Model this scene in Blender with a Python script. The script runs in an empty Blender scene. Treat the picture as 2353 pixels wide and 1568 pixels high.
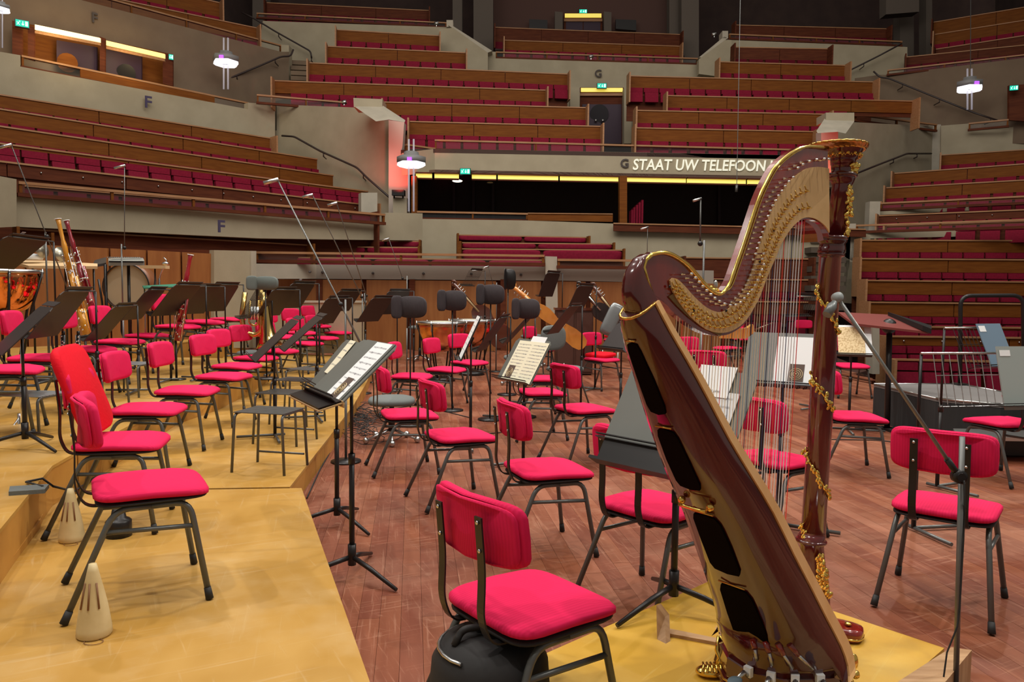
import bpy, math, random
from mathutils import Vector, Matrix
random.seed(7)
R = math.radians
# ------------------------------------------------------------------ camera
CAMH, PITCH, ROLL, F = 1.365, R(3.66), R(0.6), 1746.0
SC = bpy.context.scene
cd = bpy.data.cameras.new('camera'); cam = bpy.data.objects.new('camera', cd); SC.collection.objects.link(cam)
cd.sensor_width = 36; cd.lens = F * 36 / 2353; cd.clip_end = 200; cd.clip_start = .05
cam.matrix_world = Matrix.Translation((0, 0, CAMH)) @ Matrix.Rotation(math.pi / 2 - PITCH, 4, 'X') @ Matrix.Rotation(ROLL, 4, 'Z')
SC.camera = cam
vs = SC.view_settings; SC.display_settings.display_device = 'sRGB'
vs.view_transform = 'Standard'; vs.look = 'None'; vs.exposure = 0.0; vs.gamma = 1; vs.use_curve_mapping = False
W = bpy.data.worlds.new('world'); SC.world = W; W.use_nodes = True
W.node_tree.nodes['Background'].inputs[0].default_value = (1, .90, .78, 1); W.node_tree.nodes['Background'].inputs[1].default_value = .26
def area(name, loc, target, size, power, col=(1, .95, .88), sy=None):
    l = bpy.data.lights.new(name, 'AREA'); l.energy = power; l.color = col; l.size = size
    if sy: l.shape = 'RECTANGLE'; l.size_y = sy
    o = bpy.data.objects.new(name, l); SC.collection.objects.link(o); o.location = loc
    o.rotation_euler = (Vector(target) - Vector(loc)).to_track_quat('-Z', 'Y').to_euler(); return o
def spot(name, loc, target, power, ang=60, rad=.12, col=(1, .95, .88)):
    l = bpy.data.lights.new(name, 'SPOT'); l.energy = power; l.color = col; l.spot_size = R(ang); l.spot_blend = .6; l.shadow_soft_size = rad
    o = bpy.data.objects.new(name, l); SC.collection.objects.link(o); o.location = loc
    o.rotation_euler = (Vector(target) - Vector(loc)).to_track_quat('-Z', 'Y').to_euler(); return o
# stage rig high above the players
for i, (x, y, tx, ty, p) in enumerate([(-3, 1, -1, 4, 1000), (-5, 8, -2, 8, 1150), (1, 9, 0, 7, 1100), (6, 11, 3, 8, 1200), (-1, 14, -1, 12, 1200), (1.5, -1, 1.5, 4, 1000), (7, 1, 3, 5, 800)]):
    spot('stage_spot', (x, y, 11), (tx, ty, 0), p, 75)
area('stage_wash', (0, 7, 12.5), (0, 7, 0), 9, 620, sy=11)
spot('key_spot', (8.5, 5.5, 9.5), (-1.5, 4, 0), 1500, 60, .07)
spot('key_spot', (-7, 3, 9.5), (-.5, 4, 0), 900, 60, .07)
area('hall_fill_left', (-7, 12, 13.5), (-9, 24, 3), 7, 560)  # added fill lights without a fitting, to brighten the hall seating
area('hall_fill_middle', (1, 12, 13.5), (1, 27, 3), 8, 640)
area('hall_fill_right', (9, 12, 13.5), (14, 22, 2), 7, 540)
# ------------------------------------------------------------------ unprojection
def ray(px, py):
    x, y = px - 1176.5, py - 784.0; c, s = math.cos(ROLL), math.sin(ROLL)
    u = x * c + y * s; v = -x * s + y * c
    cp, sp = math.cos(PITCH), math.sin(PITCH)
    return Vector((u / F, cp - (v / F) * sp, -sp - (v / F) * cp))
O = Vector((0, 0, CAMH))
def PY(px, py, Y): d = ray(px, py); return O + d * (Y / d.y)
def PZ(px, py, z): d = ray(px, py); return O + d * ((z - CAMH) / d.z)
HA = R(40); HU = Vector((math.cos(HA), math.sin(HA), 0)); HW = Vector((math.sin(HA), -math.cos(HA), 0)); HC = Vector((1.006, 2.477, 0))
def HP(px, py, w=0.0):
    d = ray(px, py); q = HC + HW * w; return O + d * ((q - O).dot(HW) / d.dot(HW))
# ------------------------------------------------------------------ materials
MATS = {}
def mat(name, col, rough=.5, metal=0, col2=None, scale=8, detail=3, bump=0, bscale=None, kind='noise', stretch=(1, 1, 1), coat=0, emis=None, es=1, spec=.5, co='Object', rvar=0, lo=.35, hi=.65, alpha=1, trans=0):
    if name in MATS: return MATS[name]
    m = bpy.data.materials.new(name); m.use_nodes = True; nt = m.node_tree; b = nt.nodes['Principled BSDF']
    b.inputs['Base Color'].default_value = (*col, 1); b.inputs['Roughness'].default_value = rough; b.inputs['Metallic'].default_value = metal
    b.inputs['Specular IOR Level'].default_value = spec
    if coat: b.inputs['Coat Weight'].default_value = coat; b.inputs['Coat Roughness'].default_value = .04
    if trans: b.inputs['Transmission Weight'].default_value = trans
    if alpha < 1: b.inputs['Alpha'].default_value = alpha
    if emis: b.inputs['Emission Color'].default_value = (*emis, 1); b.inputs['Emission Strength'].default_value = es
    if col2 or bump or rvar:
        tc = nt.nodes.new('ShaderNodeTexCoord'); mp = nt.nodes.new('ShaderNodeMapping'); mp.inputs['Scale'].default_value = stretch
        nt.links.new(tc.outputs[co], mp.inputs[0])
        if kind == 'wave':
            t = nt.nodes.new('ShaderNodeTexWave'); t.inputs['Scale'].default_value = scale; t.inputs['Distortion'].default_value = 1.5; t.inputs['Detail'].default_value = detail; fac = t.outputs['Fac']
        else:
            t = nt.nodes.new('ShaderNodeTexNoise'); t.inputs['Scale'].default_value = scale; t.inputs['Detail'].default_value = detail; fac = t.outputs['Fac']
        nt.links.new(mp.outputs[0], t.inputs[0])
        if col2:
            r = nt.nodes.new('ShaderNodeValToRGB'); r.color_ramp.elements[0].color = (*col, 1); r.color_ramp.elements[1].color = (*col2, 1)
            r.color_ramp.elements[0].position = lo; r.color_ramp.elements[1].position = hi
            nt.links.new(fac, r.inputs[0]); nt.links.new(r.outputs[0], b.inputs['Base Color'])
        if rvar:
            mr = nt.nodes.new('ShaderNodeMapRange'); mr.inputs[3].default_value = max(0, rough - rvar); mr.inputs[4].default_value = rough + rvar
            nt.links.new(fac, mr.inputs[0]); nt.links.new(mr.outputs[0], b.inputs['Roughness'])
        if bump:
            if bscale:
                t2 = nt.nodes.new('ShaderNodeTexNoise'); t2.inputs['Scale'].default_value = bscale; nt.links.new(mp.outputs[0], t2.inputs[0]); fac = t2.outputs['Fac']
            bp = nt.nodes.new('ShaderNodeBump'); bp.inputs['Strength'].default_value = bump; bp.inputs['Distance'].default_value = .01
            nt.links.new(fac, bp.inputs['Height']); nt.links.new(bp.outputs[0], b.inputs['Normal'])
    MATS[name] = m; return m
RED = mat('red_fabric', (.66, .011, .078), .85, col2=(.72, .013, .092), scale=5, kind='wave', stretch=(5.5, .01, .01), detail=1, bump=.07, spec=.2, lo=.0, hi=1)
REDC = mat('scarlet_cushion', (.72, .004, .018), .8, bump=.2, scale=60, spec=.2)
FRAME = mat('grey_steel_tube', (.12, .125, .12), .38, .45)
DARK = mat('black_board', (.025, .018, .017), .5)
BLACK = mat('black_metal', (.018, .016, .016), .38, .3)
RUB = mat('rubber', (.015, .015, .015), .7)
SCREW = mat('steel_screw', (.7, .7, .68), .25, 1)
PLY = mat('golden_plywood', (.40, .208, .034), .42, col2=(.48, .27, .060), scale=2.6, detail=10, stretch=(1.6, 1, 1), bump=.04, rvar=.12, lo=.3, hi=.7)
PLY2 = mat('golden_plywood_edge', (.40, .18, .03), .5, col2=(.52, .26, .05), scale=3, detail=6)
PLYY = mat('yellow_plywood', (.50, .27, .022), .42, col2=(.58, .34, .045), scale=3, detail=8, bump=.05)
PINE = mat('pale_pine_block', (.45, .27, .13), .55, col2=(.32, .17, .07), scale=4, stretch=(1, 12, 1))
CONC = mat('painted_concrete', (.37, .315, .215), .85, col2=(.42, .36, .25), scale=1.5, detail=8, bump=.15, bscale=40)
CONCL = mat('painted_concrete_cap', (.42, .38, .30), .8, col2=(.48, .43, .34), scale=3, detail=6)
BROWNW = mat('brown_wall_paint', (.17, .115, .075), .9, col2=(.20, .14, .09), scale=1.2, detail=6)
DKW = mat('dark_hall_wall', (.045, .025, .022), .9, col2=(.06, .034, .028), scale=1.5)
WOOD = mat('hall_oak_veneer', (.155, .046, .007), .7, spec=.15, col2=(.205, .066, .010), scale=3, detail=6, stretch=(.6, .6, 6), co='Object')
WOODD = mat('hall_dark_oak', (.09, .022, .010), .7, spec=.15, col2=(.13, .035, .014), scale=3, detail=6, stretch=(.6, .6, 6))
RAIL = mat('oak_cap_rail', (.36, .17, .07), .5, spec=.3, col2=(.42, .22, .11), scale=5, stretch=(.5, 4, 4))
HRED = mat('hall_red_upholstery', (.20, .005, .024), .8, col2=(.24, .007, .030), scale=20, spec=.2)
HREDD = mat('hall_red_shaded', (.12, .003, .013), .8, spec=.2)  # same seat red, darkened in its colour for rows in shade
PURP = mat('purple_door_paint', (.035, .012, .03), .6)
BRASSR = mat('brass_plate', (.62, .39, .16), .42, .12, col2=(.72, .47, .21), scale=9)
GOLD = mat('polished_gold', (.85, .58, .14), .16, 1)
GOLDD = mat('antique_gold', (.62, .36, .09), .3, 1, bump=.4, scale=70)
MAHO = mat('gloss_mahogany', (.055, .005, .006), .16, col2=(.085, .008, .007), scale=5, detail=5, stretch=(1, 1, .12), coat=1)
MAHOR = mat('gloss_mahogany_red', (.15, .009, .006), .14, col2=(.26, .016, .008), scale=7, detail=4, stretch=(1.5, 1.5, .4), coat=1)
MAHOC = mat('gloss_maroon_column', (.085, .008, .010), .16, col2=(.11, .012, .012), scale=7, stretch=(1.5, 1.5, .3), coat=.8)
MAPLE = mat('satin_maple_edge', (.74, .42, .16), .35, col2=(.82, .50, .22), scale=4, stretch=(3, 3, .3), coat=.3)
CHROME = mat('chrome', (.85, .85, .85), .1, 1)
SILVER = mat('satin_silver', (.55, .56, .55), .3, 1)
GREYT = mat('grey_mic_tube', (.16, .165, .16), .4, .5)
PAPER = mat('white_paper', (.80, .82, .82), .8)
CREAM = mat('cream_paper', (.78, .74, .55), .8)
INK = mat('printed_ink', (.33, .33, .35), .8)
GREYF = mat('grey_fabric', (.13, .145, .14), .9, bump=.2, scale=120)
GREYB = mat('grey_board', (.115, .12, .105), .55, col2=(.13, .135, .12), scale=3)
VELV = mat('black_shield_fabric', (.035, .027, .03), .9, bump=.5, scale=12, stretch=(3, 3, .6))
COPPER = mat('hammered_copper', (.62, .22, .10), .22, 1, col2=(.75, .33, .16), scale=14, bump=.4)
def scuff(m, layers, col=(.8, .7, .5)):
    # pale scratches and scuffs: thin stretched noise laid over the base colour
    nt = m.node_tree; bs = nt.nodes['Principled BSDF']; geo = nt.nodes.new('ShaderNodeNewGeometry'); L = bs.inputs['Base Color'].links; cur = L[0].from_socket
    for (sx, sy, rot, lo, amt) in layers:
        mp = nt.nodes.new('ShaderNodeMapping'); mp.vector_type = 'TEXTURE'; mp.inputs['Scale'].default_value = (1 / sx, 1 / sy, 1); mp.inputs['Rotation'].default_value = (0, 0, rot)
        n = nt.nodes.new('ShaderNodeTexNoise'); n.inputs['Scale'].default_value = 1; n.inputs['Detail'].default_value = 5; n.inputs['Roughness'].default_value = .6
        r = nt.nodes.new('ShaderNodeMapRange'); r.inputs[1].default_value = lo; r.inputs[2].default_value = lo + .12; r.inputs[4].default_value = amt
        mx = nt.nodes.new('ShaderNodeMix'); mx.data_type = 'RGBA'; mx.inputs[7].default_value = (*col, 1)
        nt.links.new(geo.outputs['Position'], mp.inputs[0]); nt.links.new(mp.outputs[0], n.inputs[0]); nt.links.new(n.outputs['Fac'], r.inputs[0]); nt.links.new(r.outputs[0], mx.inputs[0])
        nt.links.new(cur, mx.inputs[6]); cur = mx.outputs[2]
    nt.links.new(cur, bs.inputs['Base Color']); return m
scuff(PLY, [(1.5, 55, .5, .60, .35), (60, 1.6, .25, .62, .3), (3, 40, 2.1, .62, .3), (2.2, 2.2, 0, .50, .22)], (.58, .42, .22)); scuff(PLYY, [(1.5, 40, .9, .60, .4), (2.5, 2.5, 0, .52, .25)], (.68, .50, .16))
# ------------------------------------------------------------------ mesh builder
class B:
    def __init__(s): s.v = []; s.f = []; s.sm = []
    def add(s, vs, fs, sm=False):
        o = len(s.v); s.v += [tuple(v) for v in vs]; s.f += [tuple(i + o for i in f) for f in fs]; s.sm += [sm] * len(fs); return s
    def box(s, c, sz, M=None):
        x, y, z = (a / 2 for a in sz); vs = [Vector((i * x, j * y, k * z)) for i in (-1, 1) for j in (-1, 1) for k in (-1, 1)]
        if M: vs = [M @ v for v in vs]
        c = Vector(c)
        return s.add([v + c for v in vs], [(0, 1, 3, 2), (4, 6, 7, 5), (0, 4, 5, 1), (2, 3, 7, 6), (0, 2, 6, 4), (1, 5, 7, 3)])
    def prism(s, pts, vec):
        n = len(pts); vec = Vector(vec); p = [Vector(q) for q in pts]
        return s.add(p + [q + vec for q in p], [tuple(range(n))[::-1], tuple(range(n, 2 * n))] + [(i, (i + 1) % n, n + (i + 1) % n, n + i) for i in range(n)])
    def tube(s, pts, r, n=8, cap=True, closed=False):
        P = [Vector(p) for p in pts]; m = len(P); rr = r if isinstance(r, (list, tuple)) else [r] * m
        up = None; vs = []
        for i, p in enumerate(P):
            if closed: t = P[(i + 1) % m] - P[i - 1]
            else: t = P[min(i + 1, m - 1)] - P[max(i - 1, 0)]
            t.normalize()
            if up is None: up = t.orthogonal().normalized()
            else: up = (up - t * up.dot(t)); up = up.normalized() if up.length > 1e-6 else t.orthogonal().normalized()
            q = t.cross(up)
            for k in range(n):
                a = 2 * math.pi * k / n; vs.append(p + (up * math.cos(a) + q * math.sin(a)) * rr[i])
        fs = [(i * n + k, i * n + (k + 1) % n, ((i + 1) % m) * n + (k + 1) % n, ((i + 1) % m) * n + k) for i in range(m if closed else m - 1) for k in range(n)]
        s.add(vs, fs, n > 4)
        if cap and not closed:
            o = len(s.v) - len(vs); s.f += [tuple(range(o, o + n))[::-1], tuple(range(o + (m - 1) * n, o + m * n))]; s.sm += [False, False]
        return s
    def lathe(s, prof, org=(0, 0, 0), M=None, n=20, cap=True):
        o = Vector(org); vs = []
        for r, z in prof:
            for k in range(n):
                a = 2 * math.pi * k / n; v = Vector((r * math.cos(a), r * math.sin(a), z)); vs.append((M @ v if M else v) + o)
        m = len(prof); fs = [(i * n + k, i * n + (k + 1) % n, (i + 1) * n + (k + 1) % n, (i + 1) * n + k) for i in range(m - 1) for k in range(n)]
        b0 = len(s.v); s.add(vs, fs, True)
        if cap: s.f += [tuple(range(b0, b0 + n))[::-1], tuple(range(b0 + (m - 1) * n, b0 + m * n))]; s.sm += [False, False]
        return s
    def sph(s, c, r, n=10, m=6, sc=(1, 1, 1), M=None):
        c = Vector(c); prof = [(math.sin(math.pi * i / m) * r + 1e-5, -math.cos(math.pi * i / m) * r) for i in range(m + 1)]
        MM = Matrix.Diagonal(Vector(sc)); MM = (M @ MM) if M else MM
        return s.lathe(prof, c, MM, n)
    def pad(s, w, d, th, e=4, crown=.01, n=24, fn=None, taper=0):
        L = [(0, .94), (th * .25, 1), (th * .7, 1), (th, .95), (th + crown * .6, .75), (th + crown, .4)]; vs = []
        for z, k in L:
            for i in range(n):
                a = 2 * math.pi * i / n; ca, sa = math.cos(a), math.sin(a)
                x = math.copysign(abs(ca) ** (2 / e), ca) * w * k; y = math.copysign(abs(sa) ** (2 / e), sa) * d * k
                x *= 1 + taper * y / d; vs.append((x, y, z))
        vs.append((0, 0, th + crown)); c = len(vs) - 1
        m = len(L); fs = [(i * n + k, i * n + (k + 1) % n, (i + 1) * n + (k + 1) % n, (i + 1) * n + k) for i in range(m - 1) for k in range(n)]
        fs += [((m - 1) * n + k, (m - 1) * n + (k + 1) % n, c) for k in range(n)]; fs.append(tuple(range(n))[::-1])
        if fn: vs = [fn(Vector(v)) for v in vs]
        return s.add(vs, fs, True)
    def mesh(s, name, m):
        me = bpy.data.meshes.new(name); me.from_pydata(s.v, [], s.f); me.polygons.foreach_set('use_smooth', s.sm); me.materials.append(m); me.update(); return me
    def obj(s, name, m, parent=None, off=True, kind=None, label=None):
        if parent is not None and off:
            W0 = parent['_o'] if '_o' in parent else (0, 0, 0); w = Vector(W0); s.v = [tuple(Vector(v) - w) for v in s.v]
        o = bpy.data.objects.new(name, s.mesh(name, m)); SC.collection.objects.link(o)
        if parent is not None:
            o.parent = parent
            if '_o' in parent: o['_o'] = list(parent['_o'])
        if kind: o['kind'] = kind
        if label: o['label'] = label
        return o
def sub(v0, o): return v0
def thing(name, label, cat, loc=(0, 0, 0), rz=0, group=None, world=False):
    o = bpy.data.objects.new(name, None); SC.collection.objects.link(o); o.location = loc; o.rotation_euler = (0, 0, rz); o.empty_display_size = .1
    o['label'] = label; o['category'] = cat
    if group: o['group'] = group
    if world: o['_o'] = list(loc)      # children meshes are given in world coordinates
    return o
def tag(o, label, cat, group=None):
    o['label'] = label; o['category'] = cat
    if group: o['group'] = group
    return o
def dup(root, loc, rz, label, group=None):
    r = root.copy(); SC.collection.objects.link(r); r.location = loc; r.rotation_euler = (0, 0, rz); r['label'] = label
    if group: r['group'] = group
    for ch in list(root.children):
        c = ch.copy(); SC.collection.objects.link(c); c.parent = r
        for g in list(ch.children):
            e = g.copy(); SC.collection.objects.link(e); e.parent = c
    return r
def cpart(me, name, parent, loc=(0, 0, 0), rot=(0, 0, 0)):
    o = bpy.data.objects.new(name, me); SC.collection.objects.link(o); o.parent = parent; o.location = loc; o.rotation_euler = rot; return o
def struct(name, b, m): return b.obj(name, m, kind='structure')
def wall(name, pts, m=CONC, t=.25, vec=None):
    # polygon given as (px, py, depth); thickness runs away from the stage
    a, b = min(pts, key=lambda p: p[0]), max(pts, key=lambda p: p[0])
    if abs(a[2] - b[2]) < .01: P = [PY(*p) for p in pts]; return struct(name, B().prism(P, vec or (0, t, 0)), m)
    A, Bq = PY(*a), PY(*b); d = Vector((Bq.x - A.x, Bq.y - A.y, 0)).normalized(); nn = Vector((-d.y, d.x, 0)); P = []
    for x, y, _ in pts: r = ray(x, y); P.append(O + r * ((A - O).dot(nn) / r.dot(nn)))
    if nn.y < 0: nn = -nn
    return struct(name, B().prism(P, nn * t), m)
def arc(p0, p1, p2, n=6):
    p0, p1, p2 = Vector(p0), Vector(p1), Vector(p2)
    return [p0 * (1 - t) ** 2 + p1 * 2 * t * (1 - t) + p2 * t * t for t in [i / n for i in range(n + 1)]]
def bend(pts, r=.05, n=5):
    P = [Vector(p) for p in pts]; out = [P[0]]
    for i in range(1, len(P) - 1):
        a = (P[i - 1] - P[i]); b = (P[i + 1] - P[i]); k = min(r, a.length * .45, b.length * .45)
        out += arc(P[i] + a.normalized() * k, P[i], P[i] + b.normalized() * k, n)
    return out + [P[-1]]
def text(s, name, m, parent, size, ext=.01, shear=0, offs=0):
    c = bpy.data.curves.new(name, 'FONT'); c.body = s; c.size = size; c.extrude = ext; c.shear = shear; c.offset = offs; c.resolution_u = 3
    t = bpy.data.objects.new('tmp', c); SC.collection.objects.link(t); bpy.context.view_layer.update()
    me = bpy.data.meshes.new_from_object(t.evaluated_get(bpy.context.evaluated_depsgraph_get())); bpy.data.objects.remove(t)
    me.materials.clear(); me.materials.append(m); o = bpy.data.objects.new(name, me); SC.collection.objects.link(o)
    if parent: o.parent = parent
    return o
# ================================================================== HALL
GLASS = mat('rail_glass', (.3, .3, .3), .08, alpha=.05, spec=.3)
TUBE = mat('dark_handrail', (.035, .022, .02), .4)
struct('floor', B().prism([(-40, 18.3, -.9), (40, 18.3, -.9), (40, 45, -.9), (-40, 45, -.9)], (0, 0, -.1)), DKW)
struct('floor', B().prism([(6.2, 6, -.9), (30, 6, -.9), (30, 18.3, -.9), (6.2, 18.3, -.9)], (0, 0, -.1)), DKW)
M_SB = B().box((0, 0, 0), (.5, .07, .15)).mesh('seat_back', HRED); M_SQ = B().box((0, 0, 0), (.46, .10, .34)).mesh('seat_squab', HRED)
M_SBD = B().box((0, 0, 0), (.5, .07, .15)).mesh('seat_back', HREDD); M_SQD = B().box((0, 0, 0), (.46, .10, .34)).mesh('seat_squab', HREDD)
M_ST = B().sph((0, 0, 0), .022, 6, 4).mesh('stud', SILVER)
def ends(L, Rr):
    a = PY(*L); 
    if len(Rr) == 3: b = PY(*Rr); b.z = a.z
    else: b = PZ(Rr[0], Rr[1], a.z)
    return a, b
def bench(L, Rr, label, wood=.38, riser=1.5, dark=False, group=None, m=None, ends_on=(1, 1), sr=(0, 1), deck=False, seats=True, studs=False, pitch=.53, panel=2.3):  # dark: shaded row, shade put into seat and oak colours
    a, b = ends(L, Rr); d = b - a; ln = d.length; rz = math.atan2(d.y, d.x)
    t = thing('bench_row', label, 'bench', a, rz, group)
    B().box((ln / 2, 0, -.018), (ln + .03, .09, .036)).obj('cap_rail', RAIL, t, off=False)
    n = max(1, round(ln / panel)); w = ln / n
    me = B().box((0, 0, 0), (w - .022, .03, wood)).mesh('back_panel', m or (WOODD if dark else WOOD))
    for i in range(n): cpart(me, 'back_panel', t, (w * (i + .5), 0, -.036 - wood / 2))
    B().box((ln / 2, .05, -.05 - riser / 2), (ln, .04, riser)).obj('riser_board', WOODD, t, off=False)
    if seats:
        k = max(1, int((ln - .1) / pitch)); p = ln / k
        for i in range(k):
            if not sr[0] <= (i + .5) / k <= sr[1]: continue
            cpart(M_SBD if dark else M_SB, 'seat_back', t, (p * (i + .5), -.06, -.036 - wood - .085))
            cpart(M_SQD if dark else M_SQ, 'seat_squab', t, (p * (i + .5), -.15, -.036 - wood - .36), (R(-8), 0, 0))
    if studs:
        for i in range(int(ln / .8)): cpart(M_ST, 'stud', t, (.5 + i * .8, -.03, -.036 - wood * .45))
    for s, on in zip((0, 1), ends_on):
        if on: B().box((ln * s, -.2, -.50), (.05, .5, 1.02)).obj('end_panel', RAIL if not dark else WOODD, t, off=False)
    if deck: q = Matrix.Rotation(rz, 3, 'Z'); struct('floor', B().prism([a + q @ Vector(v) for v in ((0, -.75, -1.14), (ln, -.75, -1.14), (ln, .3, -1.14), (0, .3, -1.14))], (0, 0, -.08)), DKW)
    return t
def longseat(L, Rr, label, h=.16, m=HREDD, n=2):
    # low padded bench: oak rail over long upholstered backs
    a, b = ends(L, Rr); d = b - a; ln = d.length; t = thing('bench_row', label, 'bench', a, math.atan2(d.y, d.x))
    B().box((ln / 2, 0, -.015), (ln + .05, .09, .03)).obj('cap_rail', RAIL, t, off=False)
    for i in range(n):
        w = ln / n; B().pad((w - .06) / 2, h / 2, .06, 8, .01, 20, lambda v: Vector((w * (i + .5) + v.x, -v.z, -.03 - h / 2 + v.y))).obj('back_cushion', m, t, off=False)
    B().box((ln / 2, .04, -.5), (ln, .04, .95)).obj('riser_board', WOODD, t, off=False)
    for s in (0, 1): B().box((ln * s, -.15, -.45), (.05, .36, .92)).obj('end_panel', WOOD, t, off=False)
    return t
def rail(L, Rr, h, label, solid=(), post=1.9, m=WOODD, low=True):
    a, b = ends(L, Rr); d = b - a; ln = d.length; t = thing('balcony_rail', label, 'railing', a, math.atan2(d.y, d.x))
    B().box((ln / 2, 0, -.025), (ln, .11, .05)).obj('hand_rail', RAIL, t, off=False)
    if low: B().box((ln / 2, 0, -h + .03), (ln + .04, .10, .07)).obj('bottom_rail', m, t, off=False)
    n = max(1, round(ln / post)); w = ln / n
    pm = B().box((0, 0, 0), (.05, .07, h - .09)).mesh('rail_post', WOOD); gm = B().box((0, 0, 0), (w - .05, .012, h - .12)).mesh('glass_pane', GLASS)
    for i in range(n + 1): cpart(pm, 'rail_post', t, (min(max(w * i, .03), ln - .03), 0, -h / 2))
    for i in range(n): cpart(gm, 'glass_pane', t, (w * (i + .5), 0, -h / 2))
    for s0, s1 in solid: B().box((ln * (s0 + s1) / 2, -.02, -h / 2), (ln * (s1 - s0), .05, h)).obj('wood_panel', WOOD, t, off=False)
    return t
def handrail(pts, label, brk=()):
    P = [PY(*p) for p in pts]; t = thing('handrail', label, 'handrail', P[0], world=True)
    B().tube(bend(P, .12, 3), .032, 7).obj('rail_tube', TUBE, t)
    for i, k in brk:
        p = P[i].lerp(P[i + 1], k); B().tube([p, p + Vector((0, 0, -.12)), p + Vector((0, .35, -.14))], .02, 5).obj('wall_bracket', TUBE, t)
    return t
# --- shell
wall('wall_back', [(-900, -700, 42), (3200, -700, 42), (3200, 800, 42), (-900, 800, 42)], DKW)
wall('wall_back', [(1130, -300, 37.5), (1545, -300, 37.5), (1545, 160, 37.5), (1130, 160, 37.5)], mat('brown_back_wall', (.10, .05, .04), .9))
wall('wall_left', [(-2500, -900, 9), (640, -560, 41), (640, 800, 41), (-2500, 1400, 9)], DKW)
wall('wall_right', [(2300, -560, 41), (4600, -900, 9), (4600, 1400, 9), (2300, 800, 41)], DKW)
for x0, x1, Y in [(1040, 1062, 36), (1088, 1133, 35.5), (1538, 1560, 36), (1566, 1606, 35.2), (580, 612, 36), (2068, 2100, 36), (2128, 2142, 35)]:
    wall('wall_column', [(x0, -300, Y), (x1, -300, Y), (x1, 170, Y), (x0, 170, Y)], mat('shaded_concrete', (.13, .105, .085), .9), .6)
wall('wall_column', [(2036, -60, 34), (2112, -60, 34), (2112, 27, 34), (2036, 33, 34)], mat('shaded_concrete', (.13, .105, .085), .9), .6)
# --- centre balcony walls
wall('wall_balcony', [(604, 48, 30.8), (1010, 62, 30.8), (1041, 62, 30.8), (1123, 119, 30.8), (1139, 119, 30.8), (1139, 134, 30.8), (1603, 149, 30.8), (1606, 134, 30.8), (1664, 90, 30.8), (1681, 92, 30.8), (2085, 108, 30.8), (2085, 330, 30.8), (560, 330, 30.8)])
wall('wall_parapet', [(1026, 46, 30.4), (1041, 46, 30.4), (1041, 62, 30.4), (1026, 62, 30.4)], CONCL, .5)
def slab(name, pts, m, vec): return struct(name, B().prism([PY(*p) for p in pts], vec), m)
slab('wall_parapet', [(1030, 58, 30.3), (1041, 60, 30.3), (1131, 117, 30.3), (1121, 121, 30.3)], CONCL, (0, .6, 0))
slab('wall_parapet', [(1606, 132, 30.3), (1616, 132, 30.3), (1672, 88, 30.3), (1664, 84, 30.3)], CONCL, (0, .6, 0))
wall('wall_parapet', [(1660, 71, 30.3), (1673, 71, 30.3), (1673, 88, 30.3), (1660, 88, 30.3)], CONCL, .5)
wall('wall_parapet', [(1009, 66, 30.2), (1041, 64, 30.2), (1121, 121, 30.2), (1121, 165, 30.2), (1009, 165, 30.2)], CONC, .3)
wall('wall_parapet', [(1606, 136, 30.2), (1666, 92, 30.2), (1681, 92, 30.2), (1681, 180, 30.2), (1606, 170, 30.2)], CONC, .3)
# front balcony band with the lettering, and its angled left facet
BY = 23.0
wall('wall_balcony', [(999, 342, BY), (1560, 352, BY), (1930, 359, BY), (1930, 414, BY), (999, 396, BY)])
wall('wall_balcony', [(936, 350, 22.2), (999, 342, BY), (999, 396, BY), (936, 402, 22.2)])
slab('floor', [(940, 345, 22.4), (1000, 342, BY), (1930, 359, BY), (1930, 359, 31), (700, 342, 31)], mat('balcony_floor', (.07, .04, .03), .9), (0, 0, -.12))
# concrete flank walls with the two pilasters
wall('wall_flank', [(636, 240, 26.4), (812, 247, 24.4), (864, 278, 23.6), (893, 276, 23.3), (893, 520, 23.3), (560, 520, 27.2), (560, 300, 27.2), (636, 300, 26.4)])
wall('wall_flank', [(893, 276, 22.9), (929, 281, 22.9), (924, 345, 22.9), (938, 372, 22.9), (938, 500, 22.9), (893, 500, 22.9)], mat('pilaster_concrete', (.52, .45, .38), .8), .4)
slab('wall_pilaster', [(812, 225, 22.6), (879, 228, 22.6), (878, 247, 22.6), (813, 246, 22.6)], CONC, (0, .7, 0))
struct('wall_pilaster', B().prism([PY(816, 246, 22.6), PY(878, 247, 22.6), PY(930, 281, 21.6), PY(893, 275, 21.6), PY(864, 279, 21.6)], (0, .1, .08)), CONCL)  # paler concrete tone stands in for the light on this sloped cap
wall('wall_flank', [(1887, 300, 23.3), (1926, 300, 23.3), (1926, 430, 23.3), (1887, 430, 23.3)], mat('pilaster_concrete', (.52, .45, .38), .8), .4)
slab('wall_pilaster', [(1898, 259, 22.6), (1963, 259, 22.6), (1963, 279, 22.6), (1898, 277, 22.6)], CONC, (0, .7, 0))
struct('wall_pilaster', B().prism([PY(1898, 277, 22.6), PY(1963, 279, 22.6), PY(1943, 307, 21.8), PY(1925, 303, 21.8), PY(1879, 306, 21.8)], (0, .1, .08)), CONCL)  # right cap: the pale light is likewise put in as lighter colour
wall('wall_flank', [(1926, 279, 24.2), (2141, 290, 28.6), (2162, 289, 28.7), (2162, 620, 28.7), (1926, 700, 24.2)])
wall('wall_flank', [(2141, 286, 28.3), (2162, 286, 28.3), (2162, 400, 28.3), (2141, 400, 28.3)], CONCL, .3)
wall('wall_balcony', [(2162, 289, 28.2), (2226, 284, 27.9), (2226, 301, 27.9), (2353, 290, 27.3), (2600, 270, 26), (2600, 360, 26), (2353, 352, 27.6), (2162, 362, 28.2)])
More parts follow.
